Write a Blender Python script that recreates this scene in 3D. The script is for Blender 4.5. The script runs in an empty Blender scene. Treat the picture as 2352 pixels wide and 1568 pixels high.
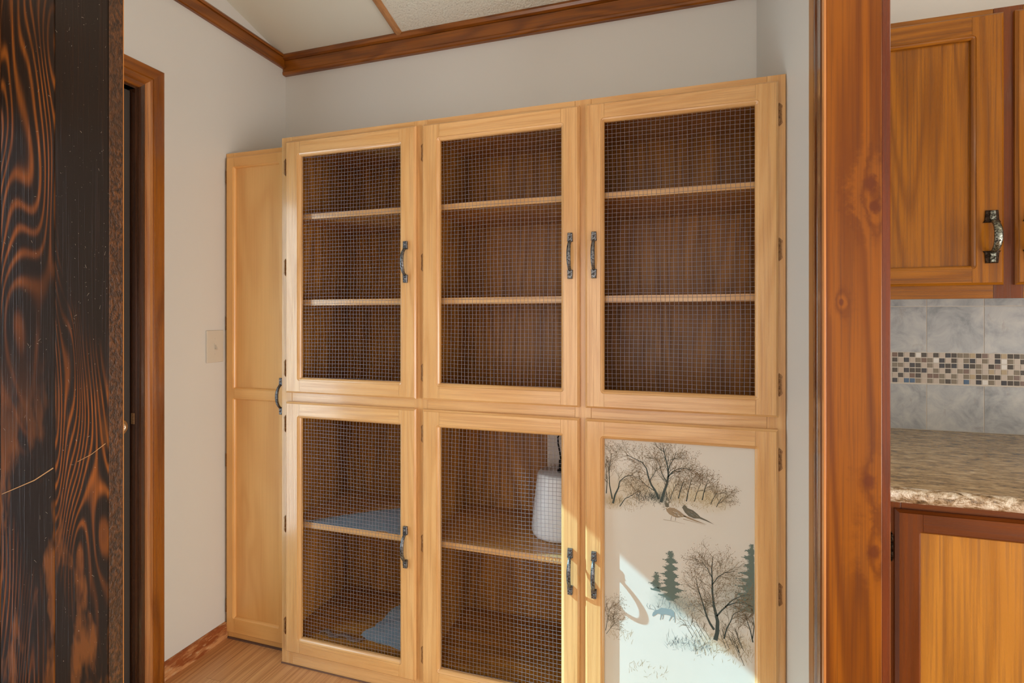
import bpy, bmesh, math, random
from mathutils import Vector

sc = bpy.context.scene
C = sc.collection
R = math.radians
PI = math.pi


def lin(r, g, b):
    def f(v):
        v /= 255.0
        return v / 12.92 if v <= 0.04045 else ((v + 0.055) / 1.055) ** 2.4
    return (f(r), f(g), f(b), 1.0)


# ------------------------------------------------------------------ camera, world, lights, exposure
TH = math.atan(1200.0 / 3783.0)          # the camera is turned about 17.6 degrees to the left of the cabinet normal
CAM_Z = 1.2753
cam_d = bpy.data.cameras.new('camera')
cam = bpy.data.objects.new('camera', cam_d)
C.objects.link(cam)
cam.location = (0, 0, CAM_Z)
cam.rotation_euler = (R(90), 0, TH)
cam_d.sensor_width = 36.0
cam_d.lens = 1200.0 / 2352.0 * 36.0
cam_d.shift_y = -50.0 / 2352.0
cam_d.clip_start = 0.02
sc.camera = cam

world = bpy.data.worlds.new('sky')
sc.world = world
world.use_nodes = True
bg = world.node_tree.nodes['Background']
bg.inputs[0].default_value = (0.74, 0.88, 1.0, 1)
bg.inputs[1].default_value = 7.0

sun_d = bpy.data.lights.new('sun', 'SUN')
sun_d.energy = 12.0
sun_d.color = (0.44, 0.81, 1.0)
sun_d.angle = R(0.53)
sun = bpy.data.objects.new('sun', sun_d)
C.objects.link(sun)
sun.rotation_euler = Vector((3.1, 1.0, -2.4)).to_track_quat('-Z', 'Y').to_euler()
sun.location = (-6, -1, 5)


def area(name, loc, aim, sx, sy, power, col):
    d = bpy.data.lights.new(name, 'AREA')
    d.shape = 'RECTANGLE'
    d.size, d.size_y = sx, sy
    d.energy = power
    d.color = col
    o = bpy.data.objects.new(name, d)
    C.objects.link(o)
    o.location = loc
    o.rotation_euler = (Vector(aim) - Vector(loc)).to_track_quat('-Z', 'Y').to_euler()
    return o


area('window_light_rear', (-0.55, -2.37, 1.05), (-0.55, 0, 1.0), 2.0, 1.9, 30, (1.0, 0.97, 0.92))
area('window_light_side', (3.17, -0.5, 0.75), (0, -0.5, 0.7), 2.2, 1.4, 102, (1.0, 0.96, 0.91))
area('ceiling_lamp_kitchen', (1.9, 0.3, 2.42), (1.9, 0.3, 0), 0.6, 0.6, 6, (1.0, 0.83, 0.62))
area('ceiling_lamp_room', (-0.2, -1.2, 2.44), (-0.2, -1.2, 0), 0.7, 0.7, 8, (1.0, 0.86, 0.68))

sc.view_settings.view_transform = 'Standard'
sc.view_settings.look = 'None'
sc.view_settings.exposure = 0.12
sc.view_settings.gamma = 1.0
sc.view_settings.use_curve_mapping = False

# ------------------------------------------------------------------ helpers: mesh building
ORG = {}


class MB:
    """collects faces of one mesh, each with a material slot"""

    def __init__(self):
        self.v, self.f, self.m, self.sm = [], [], [], []

    def face(self, pts, m=0, smooth=False):
        i = len(self.v)
        self.v += [tuple(p) for p in pts]
        self.f.append(tuple(range(i, i + len(pts))))
        self.m.append(m)
        self.sm.append(smooth)

    def grid(self, rows, m=0, smooth=True, close=False):
        """rows: list of equally long point lists; quads between them; close joins last column to first"""
        i = len(self.v)
        n = len(rows[0])
        for r in rows:
            self.v += [tuple(p) for p in r]
        for a in range(len(rows) - 1):
            for b in range(n if close else n - 1):
                c = (b + 1) % n
                self.f.append((i + a * n + b, i + a * n + c, i + (a + 1) * n + c, i + (a + 1) * n + b))
                self.m.append(m)
                self.sm.append(smooth)

    def box(self, x0, x1, y0, y1, z0, z1, m=0):
        p = [(x, y, z) for z in (z0, z1) for y in (y0, y1) for x in (x0, x1)]
        i = len(self.v)
        self.v += p
        for q in ((0, 2, 3, 1), (4, 5, 7, 6), (0, 1, 5, 4), (2, 6, 7, 3), (0, 4, 6, 2), (1, 3, 7, 5)):
            self.f.append(tuple(i + k for k in q))
            self.m.append(m)
            self.sm.append(False)
        return self

    def prism(self, poly, axis, a, b, m=0, smooth=False):
        """poly of 2-D points swept along an axis; for 'x' the points are (y, z), 'y' (x, z), 'z' (x, y)"""
        def P(p, t):
            return {'x': (t, p[0], p[1]), 'y': (p[0], t, p[1]), 'z': (p[0], p[1], t)}[axis]
        n = len(poly)
        for k in range(n):
            p, q = poly[k], poly[(k + 1) % n]
            self.face([P(p, a), P(q, a), P(q, b), P(p, b)], m, smooth)
        self.face([P(p, a) for p in poly], m)
        self.face([P(p, b) for p in reversed(poly)], m)
        return self

    def tube(self, pts, rad, n=8, m=0, cap=True):
        rows = []
        pts = [Vector(p) for p in pts]
        for k, p in enumerate(pts):
            d = (pts[min(k + 1, len(pts) - 1)] - pts[max(k - 1, 0)]).normalized()
            u = d.orthogonal().normalized() if k == 0 else (u - d * u.dot(d)).normalized()
            w = d.cross(u)
            r = rad[k] if isinstance(rad, (list, tuple)) else rad
            rows.append([p + (u * math.cos(2 * PI * j / n) + w * math.sin(2 * PI * j / n)) * r for j in range(n)])
        self.grid(rows, m, True, True)
        if cap:
            self.face(rows[0][::-1], m)
            self.face(rows[-1], m)
        return self

    def lathe(self, cx, cy, prof, n=28, m=0):
        rows = [[(cx + r * math.cos(2 * PI * j / n), cy + r * math.sin(2 * PI * j / n), z) for j in range(n)] for r, z in prof]
        self.grid(rows, m, True, True)
        return self


def make(name, mb, mats, parent=None, origin=None, bevel=0.0, seg=2, merge=True, kind=None):
    xs = [p[0] for p in mb.v]; ys = [p[1] for p in mb.v]; zs = [p[2] for p in mb.v]
    if origin is None:
        origin = ((min(xs) + max(xs)) / 2, (min(ys) + max(ys)) / 2, min(zs))
    origin = Vector(origin)
    me = bpy.data.meshes.new(name)
    me.from_pydata([(p[0] - origin.x, p[1] - origin.y, p[2] - origin.z) for p in mb.v], [], mb.f)
    for m in (mats if isinstance(mats, (list, tuple)) else [mats]):
        me.materials.append(m)
    me.polygons.foreach_set('material_index', mb.m)
    me.polygons.foreach_set('use_smooth', mb.sm)
    bm = bmesh.new()
    bm.from_mesh(me)
    if merge:
        bmesh.ops.remove_doubles(bm, verts=bm.verts, dist=1e-5)
    bmesh.ops.recalc_face_normals(bm, faces=bm.faces)
    bm.to_mesh(me)
    bm.free()
    o = bpy.data.objects.new(name, me)
    C.objects.link(o)
    if parent is not None:
        o.parent = parent
        o.location = origin - ORG[parent.name]
    else:
        o.location = origin
    ORG[o.name] = origin
    if bevel:
        b = o.modifiers.new('bevel', 'BEVEL')
        b.width, b.segments, b.limit_method, b.angle_limit = bevel, seg, 'ANGLE', R(40)
    if kind:
        o['kind'] = kind
    return o


def thing(name, loc, label, cat, group=None):
    o = bpy.data.objects.new(name, None)
    C.objects.link(o)
    o.location = loc
    o.empty_display_size = 0.05
    ORG[o.name] = Vector(loc)
    o['label'] = label
    o['category'] = cat
    if group:
        o['group'] = group
    return o


def tag(o, label, cat, group=None):
    o['label'] = label
    o['category'] = cat
    if group:
        o['group'] = group
    return o


def bx(name, b, mat, parent=None, bevel=0.0, kind=None, seg=2):
    return make(name, MB().box(*b), mat, parent, bevel=bevel, kind=kind, seg=seg)


def dup(o, loc, parent=None):
    c = o.copy()
    C.objects.link(c)
    if parent is not None:
        c.parent = parent
        c.location = Vector(loc) - ORG[parent.name]
    else:
        c.location = loc
    ORG[c.name] = Vector(loc)
    return c


# ------------------------------------------------------------------ helpers: materials
def new_mat(name):
    m = bpy.data.materials.new(name)
    m.use_nodes = True
    nt = m.node_tree
    return m, nt, nt.nodes['Principled BSDF']


def N(nt, t, **kw):
    n = nt.nodes.new(t)
    for k, v in kw.items():
        setattr(n, k, v)
    return n


def L(nt, a, b):
    nt.links.new(a, b)


def math_n(nt, op, a, b=None, c=None):
    n = N(nt, 'ShaderNodeMath', operation=op)
    for i, v in enumerate((a, b, c)):
        if v is None:
            continue
        if isinstance(v, (int, float)):
            n.inputs[i].default_value = v
        else:
            L(nt, v, n.inputs[i])
    return n.outputs[0]


def mix_n(nt, fac, a, b, blend='MIX'):
    n = N(nt, 'ShaderNodeMix', data_type='RGBA', blend_type=blend)
    for i, v in ((0, fac), (6, a), (7, b)):
        if isinstance(v, (int, float)):
            n.inputs[i].default_value = v
        elif isinstance(v, tuple):
            n.inputs[i].default_value = v
        else:
            L(nt, v, n.inputs[i])
    return n.outputs[2]


def ramp_n(nt, fac, stops):
    n = N(nt, 'ShaderNodeValToRGB')
    cr = n.color_ramp
    while len(cr.elements) < len(stops):
        cr.elements.new(0.5)
    for e, (p, col) in zip(cr.elements, stops):
        e.position = p
        e.color = col if isinstance(col, tuple) else (col, col, col, 1)
    L(nt, fac, n.inputs[0])
    return n.outputs[0]


def noise_n(nt, vec, scale, detail=3.0, rough=0.5, dist=0.0):
    n = N(nt, 'ShaderNodeTexNoise')
    L(nt, vec, n.inputs['Vector'])
    n.inputs['Scale'].default_value = scale
    n.inputs['Detail'].default_value = detail
    n.inputs['Roughness'].default_value = rough
    n.inputs['Distortion'].default_value = dist
    return n.outputs['Fac']


def mapping_n(nt, vec, scale, loc=(0, 0, 0)):
    n = N(nt, 'ShaderNodeMapping')
    L(nt, vec, n.inputs[0])
    n.inputs['Location'].default_value = loc
    n.inputs['Scale'].default_value = scale
    return n.outputs[0]


def coords(nt, vary=True):
    tc = N(nt, 'ShaderNodeTexCoord')
    if not vary:
        return tc.outputs['Object']
    oi = N(nt, 'ShaderNodeObjectInfo')
    v = N(nt, 'ShaderNodeVectorMath', operation='SCALE')
    v.inputs[0].default_value = (13.0, 7.0, 29.0)
    L(nt, oi.outputs['Random'], v.inputs['Scale'])
    a = N(nt, 'ShaderNodeVectorMath', operation='ADD')
    L(nt, tc.outputs['Object'], a.inputs[0])
    L(nt, v.outputs[0], a.inputs[1])
    return a.outputs[0]


def bump_n(nt, bsdf, h, strength, dist=0.002):
    b = N(nt, 'ShaderNodeBump')
    b.inputs['Strength'].default_value = strength
    b.inputs['Distance'].default_value = dist
    L(nt, h, b.inputs['Height'])
    L(nt, b.outputs[0], bsdf.inputs['Normal'])


def wood(name, c0, c1, c2, axis='z', rough=0.4, coat=0.0, rings=9.0, scale=7.0, along=0.10, ring_mix=0.55,
         streak=0.35, blotch=0.25, spec=0.5, knots=(), bump=0.15, coat_rough=0.12):
    """c0 light, c1 mid (ring), c2 dark (pores); grain runs along the axis; knots are (x, y, z, radius) in object space"""
    m, nt, b = new_mat(name)
    k = {'x': 0, 'y': 1, 'z': 2}[axis]
    vary = not knots
    co = coords(nt, vary)
    s1 = [1.0, 1.0, 1.0]; s1[k] = along
    s2 = [1.0, 1.0, 1.0]; s2[k] = 0.018
    v1 = mapping_n(nt, co, s1)
    v2 = mapping_n(nt, co, s2)
    base = noise_n(nt, v1, scale, 2.0, 0.45, 0.35)
    phase = math_n(nt, 'MULTIPLY', base, rings * 6.283)
    core = None
    for (kx, ky, kz, kr) in knots:
        d = N(nt, 'ShaderNodeVectorMath', operation='DISTANCE')
        mp = mapping_n(nt, co, (1.0 / kr, 0.0, 0.62 / kr), (-kx / kr, 0.0, -0.62 * kz / kr))
        L(nt, mp, d.inputs[0])
        d.inputs[1].default_value = (0, 0, 0)
        dd = math_n(nt, 'MULTIPLY', d.outputs['Value'], math_n(nt, 'MULTIPLY_ADD', noise_n(nt, co, 60.0, 4.0, 0.65), 1.5, 0.25))
        g = math_n(nt, 'POWER', 2.718, math_n(nt, 'MULTIPLY', math_n(nt, 'MULTIPLY', dd, dd), -0.22))
        phase = math_n(nt, 'ADD', phase, math_n(nt, 'MULTIPLY', g, 4.5))
        cr = N(nt, 'ShaderNodeMapRange', interpolation_type='SMOOTHSTEP')
        L(nt, dd, cr.inputs[0])
        cr.inputs[1].default_value = 0.95; cr.inputs[2].default_value = 0.35
        cr.inputs[3].default_value = 0.0; cr.inputs[4].default_value = 0.85
        core = cr.outputs[0] if core is None else math_n(nt, 'MAXIMUM', core, cr.outputs[0])
    ring = math_n(nt, 'MULTIPLY_ADD', math_n(nt, 'SINE', phase), 0.5, 0.5)
    ring = math_n(nt, 'POWER', ring, 1.6)
    fine = noise_n(nt, v2, 190.0, 3.0, 0.6)
    pores = ramp_n(nt, fine, [(0.46, 0.0), (0.68, 1.0)])
    big = noise_n(nt, mapping_n(nt, co, (1, 1, 1)), 2.3, 3.0, 0.55)
    col = mix_n(nt, math_n(nt, 'MULTIPLY', ring, ring_mix), c0, c1)
    col = mix_n(nt, math_n(nt, 'MULTIPLY', pores, streak), col, c2)
    bl = ramp_n(nt, big, [(0.35, 0.0), (0.7, 1.0)])
    col = mix_n(nt, math_n(nt, 'MULTIPLY', bl, blotch), col, c1)
    if core is not None:
        col = mix_n(nt, core, col, lin(92, 40, 13))
    L(nt, col, b.inputs['Base Color'])
    b.inputs['Specular IOR Level'].default_value = spec
    rr = math_n(nt, 'MULTIPLY_ADD', pores, 0.12, rough - 0.04)
    L(nt, rr, b.inputs['Roughness'])
    b.inputs['Coat Weight'].default_value = coat
    b.inputs['Coat Roughness'].default_value = coat_rough
    if bump:
        bump_n(nt, b, math_n(nt, 'ADD', math_n(nt, 'MULTIPLY', pores, -0.6), math_n(nt, 'MULTIPLY', ring, 0.4)), bump, 0.001)
    return m


def paint(name, col, rough=0.6, bump=0.1, bscale=220.0, var=0.04, spec=0.4):
    m, nt, b = new_mat(name)
    co = coords(nt, False)
    n = noise_n(nt, co, 1.4, 3.0)
    dark = tuple(x * (1 - 2 * var) for x in col[:3]) + (1,)
    L(nt, mix_n(nt, n, dark, col), b.inputs['Base Color'])
    b.inputs['Roughness'].default_value = rough
    b.inputs['Specular IOR Level'].default_value = spec
    if bump:
        bump_n(nt, b, noise_n(nt, co, bscale, 2.0), bump, 0.001)
    return m


def metal(name, col, rough=0.35, dark=None, bscale=240.0, bump=0.4, metallic=1.0):
    m, nt, b = new_mat(name)
    co = coords(nt, False)
    n = noise_n(nt, co, bscale, 3.0, 0.6)
    f = ramp_n(nt, n, [(0.38, 0.0), (0.62, 1.0)])
    L(nt, mix_n(nt, f, dark or col, col), b.inputs['Base Color'])
    b.inputs['Metallic'].default_value = metallic
    b.inputs['Roughness'].default_value = rough
    if bump:
        bump_n(nt, b, n, bump, 0.001)
    return m


def flat(name, col, rough=0.7, spec=0.3):
    m, nt, b = new_mat(name)
    b.inputs['Base Color'].default_value = col
    b.inputs['Roughness'].default_value = rough
    b.inputs['Specular IOR Level'].default_value = spec
    return m


# light oak of the pantry
OAK = (lin(216, 171, 115), lin(197, 146, 89), lin(154, 103, 57))
oak_v = wood('light_oak_upright', *OAK, axis='z', rough=0.30, coat=0.35, ring_mix=0.55, streak=0.4, rings=9, scale=10, along=0.07)
oak_h = wood('light_oak_level', *OAK, axis='x', rough=0.30, coat=0.35, ring_mix=0.55, streak=0.4, rings=9, scale=10, along=0.07)
MAPLE = (lin(230, 176, 106), lin(212, 150, 80), lin(180, 116, 54))
maple_v = wood('maple_ply_upright', *MAPLE, axis='z', rough=0.4, coat=0.15, ring_mix=0.5, streak=0.12, rings=6, scale=5, along=0.22)
maple_h = wood('maple_ply_level', *MAPLE, axis='x', rough=0.4, coat=0.15, ring_mix=0.4, streak=0.12, rings=6, scale=6)
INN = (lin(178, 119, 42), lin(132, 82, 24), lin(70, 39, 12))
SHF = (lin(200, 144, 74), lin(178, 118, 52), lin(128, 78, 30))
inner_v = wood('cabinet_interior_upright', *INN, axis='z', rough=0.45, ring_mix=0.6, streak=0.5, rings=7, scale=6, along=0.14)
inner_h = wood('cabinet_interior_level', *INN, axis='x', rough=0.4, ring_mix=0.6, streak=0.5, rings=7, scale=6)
# cherry-stained trim and kitchen
shelf_m = wood('shelf_wood', *SHF, axis='x', rough=0.32, coat=0.3, ring_mix=0.6, streak=0.4, rings=7, scale=7)
TR = (lin(150, 86, 18), lin(98, 48, 8), lin(48, 20, 5))
trim_v = wood('stained_trim_upright', *TR, axis='z', rough=0.3, coat=0.5, ring_mix=0.6, streak=0.3, rings=9, scale=7)
trim_x = wood('stained_trim_level', *TR, axis='x', rough=0.34, coat=0.35, ring_mix=0.65, streak=0.35, rings=9, scale=8, along=0.16)
trim_y = wood('stained_trim_deep', *TR, axis='y', rough=0.34, coat=0.35, ring_mix=0.65, streak=0.35, rings=9, scale=8)
DTR = (lin(112, 62, 24), lin(72, 34, 12), lin(34, 14, 6))
dtrim_v = wood('dark_trim_upright', *DTR, axis='z', rough=0.25, coat=0.6, ring_mix=0.7, streak=0.5, rings=8, scale=9)
RTR = (lin(114, 50, 18), lin(88, 34, 12), lin(50, 18, 6))
rtrim_v = wood('red_trim_upright', *RTR, axis='z', rough=0.28, coat=0.5, ring_mix=0.6, streak=0.35, rings=8, scale=9)
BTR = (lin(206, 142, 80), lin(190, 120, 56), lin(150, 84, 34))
btrim_v = wood('pale_trim_upright', *BTR, axis='z', rough=0.35, coat=0.3)  # pale trim tone, shared by the painted highlight on the plank edge
btrim_x = wood('bare_trim_level', *BTR, axis='x', rough=0.35, coat=0.3)
KT = (lin(146, 90, 14), lin(106, 59, 7), lin(62, 30, 5))
kit_v = wood('kitchen_wood_upright', *KT, axis='z', rough=0.3, coat=0.25, spec=0.3, ring_mix=0.65, streak=0.5, rings=13, scale=7, along=0.07)
kitp_v = wood('kitchen_pale_panel', lin(182, 124, 44), lin(146, 92, 24), lin(96, 56, 14), axis='z', rough=0.3, coat=0.3, ring_mix=0.6, streak=0.45, rings=9, scale=6, along=0.06)
kit_h = wood('kitchen_wood_level', *KT, axis='x', rough=0.3, coat=0.25, spec=0.3, ring_mix=0.65, streak=0.5, rings=13, scale=7)
KD = (lin(110, 54, 14), lin(80, 36, 8), lin(46, 17, 5))
kdk_v = wood('kitchen_dark_upright', *KD, axis='z', rough=0.3, coat=0.3, spec=0.3)
kdk_h = wood('kitchen_dark_level', *KD, axis='x', rough=0.3, coat=0.3, spec=0.3)

wall_m = paint('wall_paint', lin(213, 211, 206), 0.55, 0.12, 160)
ceil_m = paint('ceiling_smooth', lin(230, 230, 216), 0.6, 0.05)


def popcorn():
    m, nt, b = new_mat('ceiling_textured')
    co = coords(nt, False)
    v = N(nt, 'ShaderNodeTexVoronoi', feature='F1')
    L(nt, co, v.inputs['Vector'])
    v.inputs['Scale'].default_value = 120
    n = noise_n(nt, co, 150, 4.0, 0.7)
    spots = ramp_n(nt, noise_n(nt, co, 210, 2.0, 0.5), [(0.63, 0.0), (0.70, 1.0)])
    L(nt, mix_n(nt, math_n(nt, 'MULTIPLY', spots, 0.55), lin(230, 230, 216), lin(130, 125, 108)), b.inputs['Base Color'])
    b.inputs['Roughness'].default_value = 0.9
    bump_n(nt, b, math_n(nt, 'SUBTRACT', n, v.outputs['Distance']), 0.6, 0.004)
    return m


pop_m = popcorn()


def dark_plank():
    m, nt, b = new_mat('dark_stained_plank')
    co = coords(nt, True)
    v1 = mapping_n(nt, co, (1, 1, 0.20))
    base = noise_n(nt, v1, 4.6, 2.0, 0.42, 0.35)
    ring = math_n(nt, 'MULTIPLY_ADD', math_n(nt, 'SINE', math_n(nt, 'MULTIPLY', base, 250.0)), 0.5, 0.5)
    ring = math_n(nt, 'POWER', ring, 3.2)
    where = ramp_n(nt, noise_n(nt, mapping_n(nt, co, (1, 1, 0.5)), 3.0, 3.0, 0.55), [(0.47, 0.0), (0.64, 1.0)])
    fine = noise_n(nt, mapping_n(nt, co, (1, 1, 0.02)), 200.0, 3.0, 0.6)
    st = ramp_n(nt, fine, [(0.52, 0.0), (0.75, 1.0)])
    grain = math_n(nt, 'MULTIPLY', math_n(nt, 'MULTIPLY', ring, where), math_n(nt, 'MULTIPLY_ADD', st, 0.5, 0.6))
    col = mix_n(nt, math_n(nt, 'MULTIPLY', st, 0.35), lin(28, 17, 9), lin(62, 36, 17))
    col = mix_n(nt, grain, col, lin(164, 92, 26))
    # rubbed-through stain low down on the board
    tc = N(nt, 'ShaderNodeTexCoord')
    sp = N(nt, 'ShaderNodeSeparateXYZ')
    L(nt, tc.outputs['Object'], sp.inputs[0])
    low = N(nt, 'ShaderNodeMapRange', interpolation_type='SMOOTHSTEP')
    L(nt, sp.outputs['Z'], low.inputs[0])
    low.inputs[1].default_value = 1.25; low.inputs[2].default_value = 0.85
    wear = ramp_n(nt, noise_n(nt, mapping_n(nt, co, (1, 1, 0.3)), 11.0, 4.0, 0.6), [(0.50, 0.0), (0.58, 1.0)])
    col = mix_n(nt, math_n(nt, 'MULTIPLY', math_n(nt, 'MULTIPLY', wear, low.outputs[0]), 0.6), col, lin(140, 84, 34))
    specks = ramp_n(nt, noise_n(nt, co, 260.0, 1.0, 0.5), [(0.77, 0.0), (0.81, 1.0)])
    col = mix_n(nt, math_n(nt, 'MULTIPLY', specks, 0.6), col, lin(200, 190, 175))
    L(nt, col, b.inputs['Base Color'])
    b.inputs['Roughness'].default_value = 0.36
    b.inputs['Specular IOR Level'].default_value = 0.14
    bump_n(nt, b, math_n(nt, 'ADD', st, math_n(nt, 'MULTIPLY', specks, 1.5)), 0.25, 0.001)
    return m


plank_m = dark_plank()


def sawn():
    m, nt, b = new_mat('sawn_plank_edge')
    co = coords(nt, False)
    n1 = noise_n(nt, mapping_n(nt, co, (1, 1, 0.6)), 150, 4.0, 0.7)
    n2 = noise_n(nt, co, 5, 3.0, 0.6)
    col = mix_n(nt, ramp_n(nt, n1, [(0.42, 0.0), (0.62, 1.0)]), lin(44, 27, 15), lin(104, 64, 32))
    L(nt, mix_n(nt, ramp_n(nt, n2, [(0.4, 0.0), (0.65, 0.7)]), col, lin(60, 38, 20)), b.inputs['Base Color'])
    b.inputs['Roughness'].default_value = 0.32
    bump_n(nt, b, n1, 0.9, 0.003)
    return m


plank_edge_m = sawn()


def floor_mat():
    F0 = (lin(212, 160, 108), lin(184, 128, 78), lin(134, 86, 48))
    return wood('laminate_floor', *F0, axis='y', rough=0.4, coat=0.1, ring_mix=0.6, streak=0.5, rings=6, scale=16, along=0.05, blotch=0.3)


floor_m = floor_mat()
floor_base_m = flat('floor_joint', lin(70, 44, 26), 0.8)


def worn_base():
    m, nt, b = new_mat('worn_baseboard')
    co = coords(nt, False)
    n = noise_n(nt, mapping_n(nt, co, (1, 0.25, 1)), 45, 5.0, 0.65)
    f = ramp_n(nt, n, [(0.46, 0.0), (0.60, 1.0)])
    n2 = ramp_n(nt, noise_n(nt, mapping_n(nt, co, (1, 0.3, 1)), 95, 3.0, 0.6), [(0.58, 0.0), (0.66, 1.0)])
    col = mix_n(nt, f, lin(140, 74, 32), lin(196, 140, 90))
    col = mix_n(nt, math_n(nt, 'MULTIPLY', n2, 0.6), col, lin(205, 170, 130))
    L(nt, col, b.inputs['Base Color'])
    b.inputs['Roughness'].default_value = 0.5
    bump_n(nt, b, n, 0.4, 0.002)
    return m


wornbase_m = worn_base()


def granite():
    m, nt, b = new_mat('granite')
    co = coords(nt, False)
    v1 = mapping_n(nt, co, (0.42, 1.0, 1.0))
    n1 = noise_n(nt, v1, 60, 5.0, 0.68, 0.4)
    n2 = noise_n(nt, v1, 150, 4.0, 0.65)
    col = ramp_n(nt, n1, [(0.32, lin(64, 52, 36)), (0.42, lin(142, 118, 80)), (0.55, lin(186, 160, 116)), (0.70, lin(214, 196, 160))])
    dk = ramp_n(nt, n2, [(0.54, 0.0), (0.64, 1.0)])
    col = mix_n(nt, math_n(nt, 'MULTIPLY', dk, 0.55), col, lin(50, 40, 30))
    L(nt, col, b.inputs['Base Color'])
    b.inputs['Roughness'].default_value = 0.2
    return m


granite_m = granite()


def chipped():
    m, nt, b = new_mat('granite_chipped_edge')
    co = coords(nt, False)
    n1 = noise_n(nt, mapping_n(nt, co, (0.45, 1, 1)), 75, 5.0, 0.7, 0.6)
    L(nt, ramp_n(nt, n1, [(0.34, lin(66, 52, 38)), (0.45, lin(150, 126, 94)), (0.56, lin(204, 192, 172)), (0.7, lin(226, 220, 208))]), b.inputs['Base Color'])
    b.inputs['Roughness'].default_value = 0.25
    bump_n(nt, b, noise_n(nt, co, 110, 4.0, 0.7), 1.0, 0.004)
    return m


edge_stone_m = chipped()


def stone_tile():
    m, nt, b = new_mat('stone_tile')
    co = coords(nt, True)
    n = noise_n(nt, co, 14, 5.0, 0.62, 0.6)
    col = ramp_n(nt, n, [(0.32, lin(118, 122, 124)), (0.5, lin(150, 152, 152)), (0.7, lin(172, 171, 166))])
    vein = ramp_n(nt, noise_n(nt, mapping_n(nt, co, (1, 1, 0.5)), 30, 4.0, 0.7, 0.8), [(0.60, 0.0), (0.68, 1.0)])
    col = mix_n(nt, math_n(nt, 'MULTIPLY', vein, 0.35), col, lin(120, 110, 98))
    L(nt, col, b.inputs['Base Color'])
    b.inputs['Roughness'].default_value = 0.42
    bump_n(nt, b, n, 0.3, 0.002)
    return m


tile_m = stone_tile()
grout_m = paint('grout', lin(190, 182, 170), 0.9, 0.3, 500)
MOS = {'D': (62, 56, 50), 'B': (44, 48, 56), 'G': (118, 108, 92), 'T': (176, 162, 147), 'W': (206, 202, 194), 'N': (104, 78, 62),
       'S': (60, 92, 122), 'Y': (160, 140, 104)}
mos_m = {}
for k_, c_ in MOS.items():
    glass_like = k_ in 'DBGS'
    mos_m[k_] = paint('mosaic_' + k_.lower(), lin(*c_), 0.14 if glass_like else 0.5, 0.15, 300, 0.12, 0.6)

pewter = metal('antique_pewter', lin(132, 134, 138), 0.33, lin(52, 46, 43), 300, 0.5, 0.8)
iron = metal('dark_iron', lin(70, 58, 48), 0.42, lin(30, 22, 18), 260, 0.4)
hammered = metal('hammered_pewter', lin(150, 156, 146), 0.34, lin(40, 36, 32), 210, 0.9)
brass = metal('hinge_bronze', lin(156, 118, 78), 0.4, lin(128, 90, 56), 300, 0.1, 0.4)
nickel = metal('satin_nickel', lin(196, 180, 162), 0.28, lin(180, 164, 146), 60, 0.0)
wire_m = metal('galvanised_wire', lin(146, 141, 148), 0.46, lin(132, 127, 134), 400, 0.0, 0.7)
switch_m = paint('ivory_plastic', lin(206, 198, 184), 0.3, 0.0)
white_m = paint('white_plastic', lin(226, 226, 230), 0.3, 0.05, 60, 0.02)
carton_m = paint('white_carton', lin(224, 214, 206), 0.7, 0.05)
black_m = flat('black_rubber', lin(24, 22, 22), 0.45)
door_m = paint('dark_painted_door', lin(66, 60, 56), 0.4, 0.05)
jambdk_m = wood('dark_jamb_wood', lin(74, 44, 26), lin(46, 24, 12), lin(20, 10, 6), axis='z', rough=0.28, coat=0.5)


def liner():
    m, nt, b = new_mat('glossy_shelf_liner')
    co = coords(nt, False)
    n = noise_n(nt, co, 9, 3.0)
    L(nt, mix_n(nt, n, lin(124, 154, 178), lin(158, 182, 198)), b.inputs['Base Color'])  # blue of the reflected sky painted into the base colour
    b.inputs['Roughness'].default_value = 0.22
    b.inputs['Coat Weight'].default_value = 0.6
    bump_n(nt, b, noise_n(nt, co, 30, 3.0), 0.25, 0.003)
    return m


liner_m = liner()


def glass():
    m = bpy.data.materials.new('window_glass')
    m.use_nodes = True
    nt = m.node_tree
    nt.nodes.clear()
    out = N(nt, 'ShaderNodeOutputMaterial')
    tr = N(nt, 'ShaderNodeBsdfTransparent')
    tr.inputs[0].default_value = (0.94, 0.97, 0.96, 1)
    gl = N(nt, 'ShaderNodeBsdfGlossy')
    gl.inputs['Roughness'].default_value = 0.02
    mx = N(nt, 'ShaderNodeMixShader')
    mx.inputs[0].default_value = 0.07
    L(nt, tr.outputs[0], mx.inputs[1])
    L(nt, gl.outputs[0], mx.inputs[2])
    L(nt, mx.outputs[0], out.inputs[0])
    return m


glass_m = glass()

# ------------------------------------------------------------------ the setting
XL = -1.734          # left wall face
YB = 1.993           # back wall face


def ceil_z(y):
    return 2.482 + 0.24 * (YB - y)


def structure(o):
    o['kind'] = 'structure'
    return o


REAR = -2.4
floor = structure(bx('floor', (-1.9, 3.2, REAR, 2.1, -0.06, -0.006), floor_base_m))
# laminate strips, built one by one where the floor can be seen
random.seed(4)
pw = 0.066
strip_mesh = None
nx = int((0.30 - XL) / pw)
for i in range(nx + 1):
    x0 = XL + i * pw
    y = 0.30 - random.random() * 0.5
    while y < 1.985:
        ln = random.choice((0.62, 0.8, 0.96))
        y1 = min(y + ln, 1.99)
        bx('floor_plank', (x0 + 0.0004, x0 + pw - 0.0004, y + 0.0004, y1 - 0.0004, -0.0055, 0.0), floor_m, floor)
        y = y1
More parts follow.
